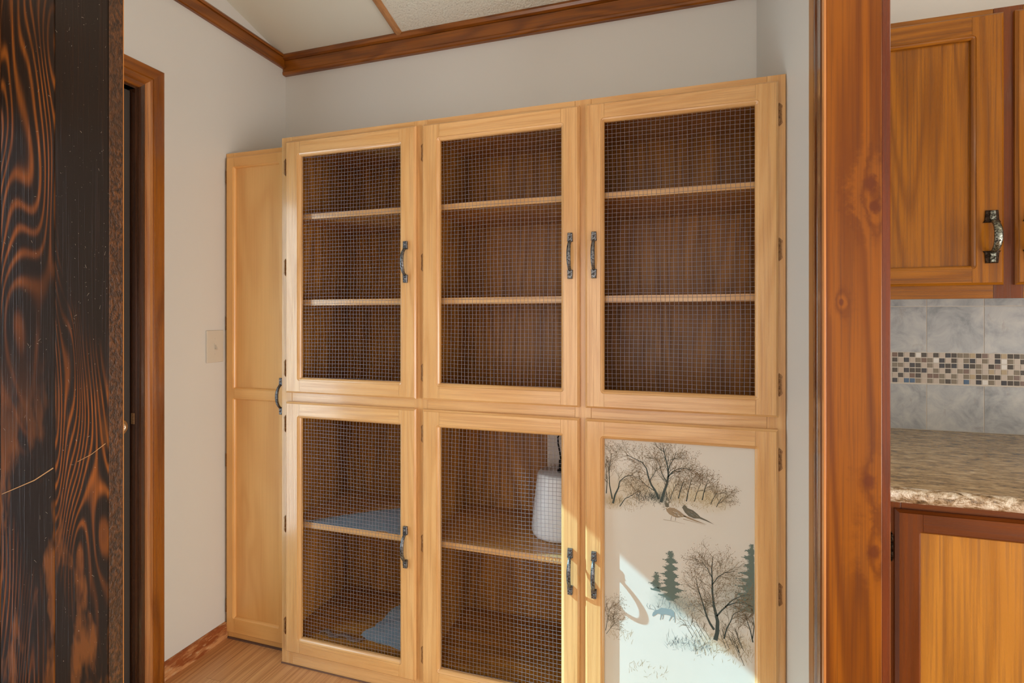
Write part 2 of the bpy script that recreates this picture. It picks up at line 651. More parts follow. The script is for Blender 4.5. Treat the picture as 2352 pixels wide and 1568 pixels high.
# the rest of the floor, out of the picture
rest = MB()
for i in range(47):
    x0 = -1.734 + i * 0.105
    rest.box(x0 + 0.0005, x0 + 0.1045, REAR, -0.205, -0.0055, 0.0)
for i in range(27):
    x0 = 0.34 + i * 0.105
    rest.box(x0 + 0.0005, x0 + 0.1045, -0.2, 1.985, -0.0055, 0.0)
make('floor_boards', rest, floor_m, floor, kind='stuff')

DY0, DY1, DZ = 0.585, 1.288, 2.05          # opening of the side door in the left wall
w = MB()
for (a, b, z0, zt) in ((REAR, DY0, 0, 0), (DY1, 2.09, 0, 0), (DY0, DY1, DZ, 0)):
    w.prism([(a, z0), (b, z0), (b, ceil_z(b) + 0.1), (a, ceil_z(a) + 0.1)], 'x', XL - 0.115, XL)
wall_left = structure(make('wall_left', w, wall_m))
wall_back = structure(bx('wall_back', (-1.85, 3.2, YB, YB + 0.1, 0, 2.56), wall_m))
w = MB()
w.prism([(0.262, YB - 0.002), (0.306, 1.215), (0.384, 1.215), (0.384, YB - 0.002)], 'z', 0, 2.47)
w.prism([(YB - 0.002, 2.47), (1.215, 2.47), (1.215, ceil_z(1.215)), (YB - 0.002, ceil_z(YB))], 'x', 0.284, 0.384)
wall_right = structure(make('wall_right', w, wall_m))
structure(bx('wall_far', (3.2, 3.3, REAR, 2.1, 0, 3.6), wall_m))
structure(bx('wall_rear', (-1.85, 3.3, REAR - 0.1, REAR, 0, 3.6), wall_m))

BX = -1.126         # where the ceiling batten runs
c = MB()
c.prism([(REAR, ceil_z(REAR)), (YB + 0.1, ceil_z(YB + 0.1)), (YB + 0.1, ceil_z(YB + 0.1) + 0.06), (REAR, ceil_z(REAR) + 0.06)], 'x', BX, 3.2)
ceiling = structure(make('ceiling', c, pop_m))
c = MB()
c.prism([(REAR, ceil_z(REAR)), (YB + 0.1, ceil_z(YB + 0.1)), (YB + 0.1, ceil_z(YB + 0.1) + 0.06), (REAR, ceil_z(REAR) + 0.06)], 'x', -1.85, BX - 0.0005)
make('ceiling_panel', c, ceil_m, ceiling)

# crown on the back wall: board with a strip above it
t = MB()
t.prism([(YB, 2.400), (1.977, 2.400), (1.972, 2.404), (1.971, 2.412), (1.974, 2.418), (1.974, 2.464), (YB, 2.464)], 'x', XL + 0.001, 0.2635)
trim1 = structure(make('trim_1', t, trim_x))
t = MB()
t.prism([(YB, 2.4655), (1.972, 2.4655), (1.962, 2.470), (1.958, 2.480), (1.960, 2.489), (YB, 2.4815)], 'x', XL + 0.001, 0.2635)
make('crown_strip', t, trim_x, trim1)
# crown on the left wall
t = MB()
t.prism([(XL, 2.428), (-1.722, 2.428), (-1.718, 2.432), (-1.718, 2.438), (-1.722, 2.441), (-1.722, 2.476), (XL, 2.476)], 'y', REAR, 1.972)
trim2 = structure(make('trim_2', t, trim_y))
t = MB()
t.prism([(XL, 2.4775), (-1.716, 2.4775), (-1.713, 2.484), (-1.718, 2.492), (XL, 2.492)], 'y', REAR, 1.97)
make('crown_strip', t, trim_y, trim2)
# batten along the sloping ceiling
t = MB()
prof = [(-0.016, 0.0), (-0.013, -0.008), (-0.006, -0.013), (0.006, -0.013), (0.013, -0.008), (0.016, 0.0)]
rows = [[(BX + p, yy, ceil_z(yy) + q) for p, q in prof] for yy in (REAR, 0.0, 1.0, 1.962)]
t.grid(rows, 0, False)
t.face(rows[-1])
t.face(rows[0])
structure(make('trim_3', t, wood('batten_wood', lin(190, 140, 92), lin(170, 116, 66), lin(120, 76, 40), axis='y', rough=0.4, coat=0.2)))

# baseboard on the left wall
t = MB()
t.prism([(XL, 0.0), (-1.720, 0.0), (-1.720, 0.050), (-1.723, 0.060), (-1.730, 0.064), (XL, 0.064)], 'y', 1.379, 1.652)
structure(make('baseboard_left', t, wornbase_m))

# ------------------------------------------------------------------ opening to the kitchen: wall end with jamb board and casings
ZT = 2.62
jamb_m = wood('knotty_jamb_wood', lin(150, 86, 14), lin(102, 49, 6), lin(56, 22, 5), axis='z', rough=0.34, coat=0.25, spec=0.3,
              ring_mix=0.75, streak=0.42, rings=20, scale=5.0, along=0.06, blotch=0.4, coat_rough=0.18,
              knots=((0.028, 0, 1.545, 0.016), (0.036, 0, 1.50, 0.013), (0.026, 0, 0.955, 0.014), (0.035, 0, 0.815, 0.014),
                     (-0.028, 0, 0.455, 0.012), (-0.022, 0, 1.31, 0.006)))
trim4 = structure(make('trim_4', MB().box(0.2865, 0.3835, 1.200, 1.2145, 0, ZT), jamb_m, origin=(0.335, 1.2, 0), bevel=0.0015))
bx('jamb_edge_strip', (0.2815, 0.2862, 1.1985, 1.2145, 0, ZT), btrim_v, trim4, bevel=0.0008)
t = MB()
t.prism([(0.300, 1.327), (0.2822, 1.327), (0.2815, 1.321), (0.2810, 1.283), (0.300, 1.283)], 'z', 0, ZT)
make('casing_strip', t, btrim_v if False else wood('casing_strip_wood', lin(170, 118, 60), lin(150, 94, 40), lin(104, 60, 24), axis='z', rough=0.4), trim4)
t = MB()
arc = [(0.2905 - 0.0125 * math.sin(a), 1.262 + 0.019 * math.cos(a)) for a in [PI * k / 7 for k in range(8)]]
t.prism(arc + [(0.2800, 1.2415), (0.2798, 1.2165), (0.302, 1.2165), (0.302, 1.2815)], 'z', 0, ZT)
make('casing_bead', t, dtrim_v, trim4)
t = MB()
t.prism([(0.3842, 1.202), (0.3970, 1.202), (0.3995, 1.206), (0.3995, 1.240), (0.3945, 1.270), (0.3842, 1.274)], 'z', 0, ZT)
make('casing_kitchen_side', t, rtrim_v, trim4)

# ------------------------------------------------------------------ side door in the left wall
d1 = thing('door_1', (XL - 0.04, DY0, 0), 'dark side door with glass in the left wall', 'door')
del d1['category']; del d1['label']
d1['kind'] = 'structure'
XD0, XD1 = -1.792, -1.752
GY0, GY1, GZ0, GZ1 = 0.69, 1.187, 0.25, 1.826
bx('stile', (XD0, XD1, GY1, DY1 - 0.004, 0.012, DZ - 0.006), door_m, d1, bevel=0.002)
bx('stile', (XD0, XD1, DY0 + 0.004, GY0, 0.012, DZ - 0.006), door_m, d1, bevel=0.002)
bx('rail', (XD0, XD1, GY0, GY1, GZ1, DZ - 0.006), door_m, d1)
bx('rail', (XD0, XD1, GY0, GY1, 0.012, GZ0), door_m, d1)
bx('pane', (-1.774, -1.770, GY0, GY1, GZ0, GZ1), glass_m, d1)
# knob with a thumb turn
kb = MB()
def ring_x(x, r, cy, cz, n=24):
    return [(x, cy + r * math.cos(2 * PI * j / n), cz + r * math.sin(2 * PI * j / n)) for j in range(n)]
KY, KZ = 1.209, 0.931
kb.grid([ring_x(x, r, KY, KZ) for x, r in ((-1.752, 0.031), (-1.747, 0.031), (-1.744, 0.027), (-1.744, 0.0125), (-1.722, 0.0125), (-1.716, 0.021),
                                          (-1.706, 0.027), (-1.697, 0.0275), (-1.692, 0.024), (-1.690, 0.016), (-1.6905, 0.0145), (-1.693, 0.013), (-1.693, 0.0005))], 0, True, True)
kn = make('knob', kb, nickel, d1)
tb = MB()
tb.box(-1.694, -1.686, KY - 0.010, KY + 0.010, KZ - 0.0022, KZ + 0.0022)
make('thumb_turn', tb, nickel, kn, bevel=0.001)
# jamb, stop and strike plate
t = MB()
t.box(XL - 0.115, XL + 0.0006, DY1 - 0.0005, DY1 + 0.012, 0, DZ)
t.box(XL - 0.115, -1.7345, DY0 - 0.012, DY0 + 0.0005, 0, DZ)
t.box(XL - 0.115, XL + 0.0006, DY0 - 0.012, DY1 + 0.012, DZ, DZ + 0.012)
trim5 = structure(make('trim_5', t, jambdk_m))
bx('door_stop', (-1.830, -1.7935, DY1 - 0.012, DY1 - 0.001, 0, DZ - 0.002), jambdk_m, trim5)
bx('door_stop', (-1.830, -1.7935, DY0 + 0.002, DY1 - 0.013, DZ - 0.014, DZ - 0.0005), jambdk_m, trim5)
bx('strike_plate', (-1.7505, -1.7365, DY1 - 0.0025, DY1 - 0.0007, 0.925, 0.962), brass, trim5, bevel=0.0006)
# casing round the door: upright and head, stepped
def casing_profile(o):
    # (distance outwards from the opening edge, projection from the wall)
    return [(0.000 + o, 0.0), (0.000 + o, 0.010), (0.004 + o, 0.014), (0.012 + o, 0.0155), (0.017 + o, 0.0135), (0.020 + o, 0.0115),
            (0.024 + o, 0.0150), (0.032 + o, 0.0178), (0.041 + o, 0.0170), (0.044 + o, 0.0155), (0.046 + o, 0.0185), (0.080 + o, 0.0200),
            (0.0835 + o, 0.0185), (0.0835 + o, 0.0)]
pr = casing_profile(0.006)
t = MB()


def zone(mb, a, b):
    for k in range(len(pr) - 1):
        p_ = (pr[k][0] + pr[k + 1][0]) / 2 - 0.006
        mb.face([a[k], a[k + 1], b[k + 1], b[k]], 1 if p_ < 0.0165 else (2 if p_ < 0.045 else 0))


zone(t, [(XL + q, DY1 + p, 0.0) for p, q in pr], [(XL + q, DY1 + p, DZ + p) for p, q in pr])
t.face([(XL + q, DY1 + p, 0.0) for p, q in pr])
worn_v = wood('worn_casing_wood', lin(186, 128, 78), lin(156, 92, 44), lin(86, 46, 28), axis='z', rough=0.3, coat=0.4, ring_mix=0.7, streak=0.5, blotch=0.5)
cas = structure(make('trim_6', t, [trim_v, jambdk_m, worn_v]))
t = MB()
t.grid([[(XL + q, DY1 + p, DZ + p) for p, q in pr], [(XL + q, DY0 - p, DZ + p) for p, q in pr]], 0, False)
make('head_casing', t, trim_y, cas)
t = MB()
t.grid([[(XL + q, DY0 - p, DZ + p) for p, q in pr], [(XL + q, DY0 - p, 0.0) for p, q in pr]], 0, False)
make('side_casing', t, trim_v, cas)

# ------------------------------------------------------------------ near plank panel
pp = thing('plank_panel', (-1.32, 0.7625, 0), 'dark-stained rough wooden plank panel with scratches in the near left foreground', 'wood panel')
PE = [-1.570, -1.411, -1.2388, -1.0825]
for a, b in zip(PE[:-1], PE[1:]):
    make('plank', MB().box(a + 0.0006, b - 0.0006, 0.750, 0.775, 0, 2.60), plank_m, pp, bevel=0.0022)
bx('sawn_edge', (-1.0823, -1.0806, 0.7505, 0.7775, 0, 2.60), plank_edge_m, pp, bevel=0.0006)
bx('edge_highlight', (-1.0822, -1.0800, 0.7776, 0.7786, 0, 2.60), btrim_v, pp)  # painted highlight: thin paler strip for the bright line along the edge
# long scratch and scraped patch
scr = MB()
def ribbon(mb, pts, w0, w1, y, m=0):
    n = len(pts)
    Lf, Rt = [], []
    for i, (x, z) in enumerate(pts):
        a = pts[max(i - 1, 0)]; b = pts[min(i + 1, n - 1)]
        dx, dz = b[0] - a[0], b[1] - a[1]
        l = math.hypot(dx, dz) or 1e-9
        w_ = (w0 + (w1 - w0) * i / max(n - 1, 1)) / 2
        Lf.append((x - dz / l * w_, y, z + dx / l * w_))
        Rt.append((x + dz / l * w_, y, z - dx / l * w_))
    for i in range(n - 1):
        mb.face([Lf[i], Lf[i + 1], Rt[i + 1], Rt[i]], m)
ribbon(scr, [(-1.405, 0.895), (-1.36, 0.912), (-1.30, 0.935), (-1.242, 0.966)], 0.0012, 0.0022, 0.7496)
ribbon(scr, [(-1.17, 0.985), (-1.13, 1.003), (-1.09, 1.028)], 0.0008, 0.0014, 0.7496)
make('scratch', scr, flat('bare_wood_scratch', lin(190, 150, 104), 0.6), pp)
scr = MB()
random.seed(8)
for k in range(70):
    x = random.uniform(-1.40, -1.09); z = random.uniform(0.72, 1.9)
    if abs(x + 1.2388) < 0.006:
        continue
    a = random.uniform(0, 6.28); l = random.uniform(0.001, 0.009)
    ribbon(scr, [(x, z), (x + l * math.cos(a) * 0.5, z + l * math.sin(a) * 0.5 + 0.0006), (x + l * math.cos(a), z + l * math.sin(a))], 0.0007, 0.0003, 0.7496)
make('nicks', scr, flat('pale_nick', lin(170, 160, 145), 0.5), pp, kind='stuff')


# ------------------------------------------------------------------ framed doors
def door_frame(x0, x1, z0, z1, ox0, ox1, oz, y0, th=0.019, off=0.0105, steps=None, e=0.006):
    """frame with routed inner edges round one or more openings; material 0 upright, 1 level"""
    mb = MB()
    fx0, fx1, fz0, fz1 = x0 + e, x1 - e, z0 + e, z1 - e
    na = 5
    for sgn, fx, ox in ((-1, fx0, ox0), (1, fx1, ox1)):
        pts = [(fx, fz0), (ox, fz0)]
        for (a, b) in oz:
            for k in range(na + 1):
                t = PI / 2 * k / na
                pts.append((ox + sgn * off * math.sin(t), a - off * math.cos(t)))
            for k in range(na + 1):
                t = PI / 2 * k / na
                pts.append((ox + sgn * off * math.cos(t), b + off * math.sin(t)))
        pts += [(ox, fz1), (fx, fz1)]
        mb.face([(p[0], y0, p[1]) for p in pts], 0)
    lo = fz0
    for (a, b) in list(oz) + [(fz1 + off, None)]:
        mb.face([(ox0 + 0.0005, y0, lo), (ox1 - 0.0005, y0, lo), (ox1 - 0.0005, y0, a - off), (ox0 + 0.0005, y0, a - off)], 1)
        if b is not None:
            lo = b + off
    steps = steps or [(off, 0.0), (off * 0.93, 0.0020), (off * 0.55, 0.0036), (off * 0.22, 0.0070), (0.0, 0.0105), (0.0, th)]
    for (a, b) in oz:
        prev = None
        for (o_, dy) in steps:
            ring = []
            for (cx, cz, t0) in ((ox0, a, PI), (ox1, a, 1.5 * PI), (ox1, b, 0.0), (ox0, b, PI / 2)):
                for k in range(na + 1):
                    t = t0 + PI / 2 * k / na
                    ring.append((cx + o_ * math.cos(t), y0 + dy, cz + o_ * math.sin(t)))
            if prev:
                n = len(ring)
                for k in range(n):
                    k2 = (k + 1) % n
                    q = [prev[k], prev[k2], ring[k2], ring[k]]
                    lvl = (k % (na + 1) == na) and (k // (na + 1)) in (0, 2)
                    # skip degenerate quads where the corner radius is nought
                    if o_ == 0.0 and k % (na + 1) != na:
                        if prev[k] == prev[k2]:
                            continue
                        mb.face([prev[k], prev[k2], ring[k]], 0)
                    else:
                        mb.face(q, 1 if lvl else 0)
            prev = ring
    prev = None
    for (ins, dy) in ((e, 0.0), (e * 0.75, 0.0022), (e * 0.3, 0.0045), (0.0, 0.0062), (0.0, th)):
        ring = [(x0 + ins, y0 + dy, z0 + ins), (x1 - ins, y0 + dy, z0 + ins), (x1 - ins, y0 + dy, z1 - ins), (x0 + ins, y0 + dy, z1 - ins)]
        if prev:
            for k in range(4):
                k2 = (k + 1) % 4
                mb.face([prev[k], prev[k2], ring[k2], ring[k]], 1 if k in (0, 2) else 0)
        prev = ring
    yb = y0 + th
    mb.face([(x0, yb, z0), (ox0, yb, z0), (ox0, yb, z1), (x0, yb, z1)], 0)
    mb.face([(ox1, yb, z0), (x1, yb, z0), (x1, yb, z1), (ox1, yb, z1)], 0)
    lo = z0
    for (a, b) in list(oz) + [(z1, None)]:
        mb.face([(ox0, yb, lo), (ox1, yb, lo), (ox1, yb, a), (ox0, yb, a)], 1)
        lo = b
    return mb


def wire_mesh(x0, x1, z0, z1, y, seed, pitch=0.0127, r=0.00063):
    rnd = random.Random(seed)
    mb = MB()
    x0 -= 0.004; x1 += 0.004; z0 -= 0.004; z1 += 0.004
    nx, nz = int((x1 - x0) / pitch), int((z1 - z0) / pitch)
    ax, az = rnd.uniform(0, 6), rnd.uniform(0, 6)
    ox, oz_ = rnd.uniform(0.001, 0.006), rnd.uniform(0.001, 0.006)
    jx = [rnd.gauss(0, 0.0004) for _ in range(nx + 2)]
    jz = [rnd.gauss(0, 0.0004) for _ in range(nz + 2)]

    def node(i, j):
        x = x0 + ox + i * pitch + jx[i] + 0.0011 * math.sin(ax + j * 0.23 + i * 0.05)
        z = z0 + oz_ + j * pitch + jz[j] + 0.0011 * math.sin(az + i * 0.21 + j * 0.06)
        return x, z, y + 0.0012 * math.sin(ax + i * 0.3) * math.sin(az + j * 0.25)
    for i in range(nx):
        rows = []
        for j in range(-1, nz + 1):
            x, z, yy = node(i, min(max(j, 0), nz - 1))
            if j == -1:
                z = z0
            if j == nz:
                z = z1
            yy += r * (1 if (i + j) % 2 else -1)
            rows.append([(x - r, yy, z), (x, yy - r, z), (x + r, yy, z), (x, yy + r, z)])
        mb.grid(rows, 0, True, True)
    for j in range(nz):
        rows = []
        for i in range(-1, nx + 1):
            x, z, yy = node(min(max(i, 0), nx - 1), j)
            if i == -1:
                x = x0
            if i == nx:
                x = x1
            yy += r * (-1 if (i + j) % 2 else 1)
            rows.append([(x, yy, z - r), (x, yy - r, z), (x, yy, z + r), (x, yy + r, z)])
        mb.grid(rows, 0, True, True)
    return mb


def handle_mb(x, y, z, H=0.070, bow=0.031, wpad=0.0072, wbow=0.0054):
    """bow handle standing off the -Y side of a door; centre x, z; door face y"""
    mb = MB()
    for s in (1, -1):
        zo, zi = z + s * H, z + s * (H - 0.027)
        # pad: slightly tapered plate with a raised square nail head
        a = [(x - wpad, zo), (x + wpad, zo), (x + wpad * 1.18, zi), (x - wpad * 1.18, zi)]
        b = [(x - wpad * 0.8, zo - s * 0.002), (x + wpad * 0.8, zo - s * 0.002), (x + wpad, zi), (x - wpad, zi)]
        ra = [(p[0], y, p[1]) for p in a]
        rm = [(p[0], y - 0.0072, p[1]) for p in a]
        rb = [(p[0], y - 0.0090, p[1]) for p in b]
        mb.grid([ra, rm, rb], 0, False, True)
        mb.face(rb)
        zc = z + s * (H - 0.0125)
        q = [(x - 0.0036, zc - 0.0036), (x + 0.0036, zc - 0.0036), (x + 0.0036, zc + 0.0036), (x - 0.0036, zc + 0.0036)]
        tip = (x, y - 0.0125, zc)
        r0 = [(p[0], y - 0.0088, p[1]) for p in q]
        for k in range(4):
            mb.face([r0[k], r0[(k + 1) % 4], tip])
    n = 18
    rows = []
    hz = H - 0.024
    for k in range(n + 1):
        t = -1 + 2 * k / n
        zz = z + t * hz
        yy = y - 0.0060 - (bow - 0.0075) * max(0.0, 1 - abs(t) ** 2.4) ** 0.75
        wd = wbow * (0.78 + 0.34 * (1 - t * t))
        th = 0.0030
        # direction normal to the bow in the y-z plane
        t2 = min(1, t + 0.02); t1 = max(-1, t - 0.02)
        dy = -(bow - 0.0075) * (max(0, 1 - abs(t2) ** 2.4) ** 0.75 - max(0, 1 - abs(t1) ** 2.4) ** 0.75)
        dz = hz * (t2 - t1)
        l = math.hypot(dy, dz)
        ny, nz = -dz / l, dy / l
        rows.append([(x - wd, yy + ny * th * 0.3, zz + nz * th * 0.3), (x - wd * 0.5, yy + ny * th, zz + nz * th), (x + wd * 0.5, yy + ny * th, zz + nz * th),
                     (x + wd, yy + ny * th * 0.3, zz + nz * th * 0.3), (x + wd, yy - ny * th, zz - nz * th), (x - wd, yy - ny * th, zz - nz * th)])
    mb.grid(rows, 0, True, True)
    mb.face(rows[0][::-1])
    mb.face(rows[-1])
    return mb


def hinge_mb(x, y, z, side):
    """barrel beside the door edge and a pointed leaf on the face frame; side +1 leaf to the right"""
    mb = MB()
    bxp = x + side * 0.0015
    for (a, b) in ((-0.024, -0.0095), (-0.0085, 0.0085), (0.0095, 0.024)):
        mb.tube([(bxp, y - 0.0030, z + a), (bxp, y - 0.0030, z + b)], 0.0030, 8)
    mb.tube([(bxp, y - 0.0030, z - 0.030), (bxp, y - 0.0030, z - 0.026), (bxp, y - 0.0030, z + 0.026), (bxp, y - 0.0030, z + 0.030)], [0.0006, 0.0021, 0.0021, 0.0006], 8)
    o = side
    poly = [(bxp, z - 0.033), (bxp + o * 0.0055, z - 0.028), (bxp + o * 0.0088, z - 0.0235), (bxp + o * 0.0075, z - 0.014), (bxp + o * 0.0072, z + 0.014),
            (bxp + o * 0.0088, z + 0.0235), (bxp + o * 0.0055, z + 0.028), (bxp, z + 0.033), (bxp - o * 0.002, z + 0.028), (bxp - o * 0.002, z - 0.028)]
    mb.prism(poly, 'y', y - 0.0010, y - 0.0001)
    return mb


# ------------------------------------------------------------------ pantry cabinet
YF, YD = 1.594, 1.576            # face frame and door faces
CX0, CX1, CZT = -1.404, 0.2828, 1.950
pantry = thing('pantry_cabinet', (-0.56, 1.78, 0), 'wide built-in light oak pantry cabinet with six framed doors, five of wire mesh', 'cabinet')
YI = 1.974
DIV = (-0.829, -0.277)
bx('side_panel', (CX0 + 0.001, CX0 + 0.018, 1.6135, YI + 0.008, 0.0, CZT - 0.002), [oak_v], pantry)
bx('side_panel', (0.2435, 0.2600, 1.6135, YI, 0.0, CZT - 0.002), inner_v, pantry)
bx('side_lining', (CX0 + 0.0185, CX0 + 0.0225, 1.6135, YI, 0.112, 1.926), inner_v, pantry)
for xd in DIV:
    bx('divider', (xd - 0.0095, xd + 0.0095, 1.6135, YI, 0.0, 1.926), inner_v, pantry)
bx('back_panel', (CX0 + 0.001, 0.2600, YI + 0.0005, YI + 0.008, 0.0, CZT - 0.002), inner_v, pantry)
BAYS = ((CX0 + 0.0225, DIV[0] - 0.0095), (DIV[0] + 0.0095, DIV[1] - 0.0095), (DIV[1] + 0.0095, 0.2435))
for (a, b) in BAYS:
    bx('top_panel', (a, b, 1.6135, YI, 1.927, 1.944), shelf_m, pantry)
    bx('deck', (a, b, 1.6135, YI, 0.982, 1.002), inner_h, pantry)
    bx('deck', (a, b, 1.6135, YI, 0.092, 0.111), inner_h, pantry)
    for (zt, th) in ((1.666, 0.019), (1.349, 0.021), (0.526, 0.021)):
        mb = MB().box(a + 0.0005, b - 0.0005, 1.631, YI - 0.001, zt - th, zt, 0)
        mb.box(a + 0.0005, b - 0.0005, 1.616, 1.631, zt - th, zt, 1)
        make('shelf', mb, [shelf_m, oak_h], pantry)
# face frame
for (a, b) in ((CX0, CX0 + 0.046), (-0.854, -0.804), (-0.302, -0.252), (0.236, CX1)):
    bx('face_stile', (a, b, YF, YF + 0.019, 0.001, CZT), oak_v, pantry, bevel=0.0008)
for (a, b) in ((CX0 + 0.0464, -0.8544), (-0.8036, -0.3024), (-0.2516, 0.2356)):
    for (z0, z1) in ((1.908, CZT), (0.948, 1.036), (0.001, 0.088)):
        bx('face_rail', (a, b, YF + 0.0003, YF + 0.019, z0, z1), oak_h, pantry, bevel=0.0008)
bx('floor_seam', (CX0 - 0.001, CX1, YF - 0.0025, YF - 0.0005, 0.0002, 0.005), flat('grimy_caulk', lin(112, 84, 70), 0.8), pantry)

DOORS = {  # x0, x1, opening x0, x1, hinge side, handle x
    1: (-1.374, -0.8415, -1.311, -0.9035, -1, -0.8765), 2: (-0.8165, -0.2855, -0.754, -0.3430, -1, -0.3130), 3: (-0.2675, 0.2625, -0.2110, 0.2045, 1, -0.2405)}
UP = (1.008, 1.929, 1.064, 1.871)
LO = (0.057, 0.9745, 0.114, 0.9165)
print_door = None
for (z0, z1, oz0, oz1), hz, hinges in ((UP, 1.470, (1.840, 1.469, 1.096)), (LO, 0.508, (0.890, 0.519, 0.142))):
    for n, (x0, x1, ox0, ox1, side, hx) in DOORS.items():
        d = make('door', door_frame(x0, x1, z0, z1, ox0, ox1, [(oz0, oz1)], YD, th=0.0196), [oak_v, oak_h], pantry)
        if n == 3 and z0 < 0.5:
            print_door = d
            d['label'] = 'lower right oak door with a printed winter landscape panel'
        else:
            make('wire_mesh', wire_mesh(ox0, ox1, oz0, oz1, YD + 0.0184, n * 10 + int(z0 * 10)), wire_m, d, kind='stuff', merge=False)
        make('handle', handle_mb(hx, YD - 0.0001, hz), pewter, d)
        for zz in hinges:
            xh = {1: CX0 + 0.020, 2: x0 - 0.002, 3: x1 + 0.002}[n]
            make('hinge', hinge_mb(xh, YF, zz, side), brass, d)

# printed panel of the lower right door
PX0, PX1, PZ0, PZ1 = -0.211, 0.2045, 0.114, 0.9165
PY = YD + 0.0178


def print_paper():
    m, nt, b = new_mat('printed_paper')
    tc = N(nt, 'ShaderNodeTexCoord')
    co = tc.outputs['Object']
    base = lin(208, 206, 200)
    col = mix_n(nt, noise_n(nt, co, 6, 3.0), lin(203, 198, 188), base)
    blobs = [(-0.13, 0.775, 0.10, 0.055, (178, 160, 122), 0.55), (0.0, 0.775, 0.11, 0.05, (182, 168, 130), 0.55), (0.09, 0.765, 0.07, 0.045, (182, 164, 118), 0.6),
             (-0.05, 0.752, 0.05, 0.022, (120, 126, 112), 0.6), (-0.19, 0.73, 0.05, 0.03, (170, 148, 100), 0.6),
             (0.17, 0.50, 0.09, 0.10, (140, 152, 148), 0.65), (-0.01, 0.455, 0.075, 0.05, (120, 132, 122), 0.6), (0.13, 0.36, 0.11, 0.04, (186, 170, 136), 0.5),
             (0.04, 0.44, 0.09, 0.045, (158, 166, 156), 0.5), (0.03, 0.335, 0.08, 0.022, (176, 182, 172), 0.5), (0.13, 0.55, 0.08, 0.06, (190, 180, 162), 0.4)]
    for (x, z, rx, rz, c_, f) in blobs:
        mp = mapping_n(nt, co, (1 / rx, 0, 1 / rz), (-x / rx, 0, -z / rz))
        ln = N(nt, 'ShaderNodeVectorMath', operation='LENGTH')
        L(nt, mp, ln.inputs[0])
        jit = math_n(nt, 'MULTIPLY_ADD', noise_n(nt, co, 38, 4.0, 0.65), 0.7, -0.35)
        mr = N(nt, 'ShaderNodeMapRange', interpolation_type='SMOOTHSTEP')
        L(nt, math_n(nt, 'ADD', ln.outputs['Value'], jit), mr.inputs[0])
        mr.inputs[1].default_value = 1.15; mr.inputs[2].default_value = 0.1
        mr.inputs[3].default_value = 0.0; mr.inputs[4].default_value = f
        col = mix_n(nt, mr.outputs[0], col, lin(*c_))
    L(nt, col, b.inputs['Base Color'])
    b.inputs['Roughness'].default_value = 0.5
    return m


panel = MB().box(PX0, PX1, PY, PY + 0.0017, PZ0, PZ1)
make('printed_panel', panel, print_paper(), print_door, origin=(0, PY, 0))
ink_dark = flat('ink_dark_teal', lin(62, 74, 72), 0.6)
ink_mid = flat('ink_grey_brown', lin(132, 122, 102), 0.6)
ink_leaf = flat('ink_brown_leaf', lin(128, 104, 74), 0.6)
ink_teal = flat('ink_soft_teal', lin(132, 146, 148), 0.6)
ink_pine = flat('ink_pine_green', lin(98, 114, 108), 0.6)
ink_grass = flat('ink_dry_grass', lin(166, 150, 116), 0.6)
ink_brown = flat('ink_pheasant_brown', lin(150, 132, 108), 0.6)
ink_white = flat('ink_white', lin(226, 222, 212), 0.6)
YP = PY - 0.0003
rnd = random.Random(21)


def inside(x, z):
    return PX0 + 0.001 < x < PX1 - 0.001 and PZ0 + 0.001 < z < PZ1 - 0.001


def twig(mb, x, z, ang, ln, w, depth, leaf, bend=0.35):
    pts = [(x, z)]
    a = ang
    n = 4
    for k in range(n):
        a += rnd.gauss(0, bend * 0.5)
        x += math.cos(a) * ln / n
        z += math.sin(a) * ln / n
        if not inside(x, z):
            break
        pts.append((x, z))
    if len(pts) > 1:
        ribbon(mb, pts, w, w * 0.55, YP, 0 if w > 0.0011 else 1)
    if depth <= 0 or len(pts) < 3:
        if leaf is not None and rnd.random() < 0.75:
            for _ in range(rnd.choice((1, 2, 3))):
                lx, lz = x + rnd.gauss(0, 0.004), z + rnd.gauss(0, 0.004)
                if inside(lx, lz) and inside(lx + 0.003, lz + 0.003):
                    aa = rnd.uniform(0, 6.28)
                    ribbon(leaf, [(lx, lz), (lx + 0.0011 * math.cos(aa), lz + 0.0011 * math.sin(aa)), (lx + 0.0024 * math.cos(aa), lz + 0.0024 * math.sin(aa))], 0.0012, 0.0005, YP - 0.0001)
        return
    for k in range(rnd.choice((2, 3, 3))):
        i = rnd.randint(len(pts) // 2, len(pts) - 1)
        twig(mb, pts[i][0], pts[i][1], a + rnd.choice((-1, 1)) * rnd.uniform(0.25, 0.8), ln * rnd.uniform(0.55, 0.82), w * 0.6, depth - 1, leaf, bend)


def limb(mb, pts, w0, w1, leaf, tw=8, ln=0.035, depth=2):
    ribbon(mb, pts, w0, w1, YP - 0.00005)
    n = len(pts)
    for k in range(int(tw * 1.7)):
        t = rnd.uniform(0.25, 1.0) * (n - 1)
        i = min(int(t), n - 2)
        f = t - i
        x = pts[i][0] + (pts[i + 1][0] - pts[i][0]) * f
        z = pts[i][1] + (pts[i + 1][1] - pts[i][1]) * f
        a = math.atan2(pts[i + 1][1] - pts[i][1], pts[i + 1][0] - pts[i][0])
        twig(mb, x, z, a + rnd.choice((-1, 1)) * rnd.uniform(0.2, 0.9), ln * rnd.uniform(0.6, 1.2), max(0.0009, w1 * 0.8), depth, leaf)


trees, leaves = MB(), MB()
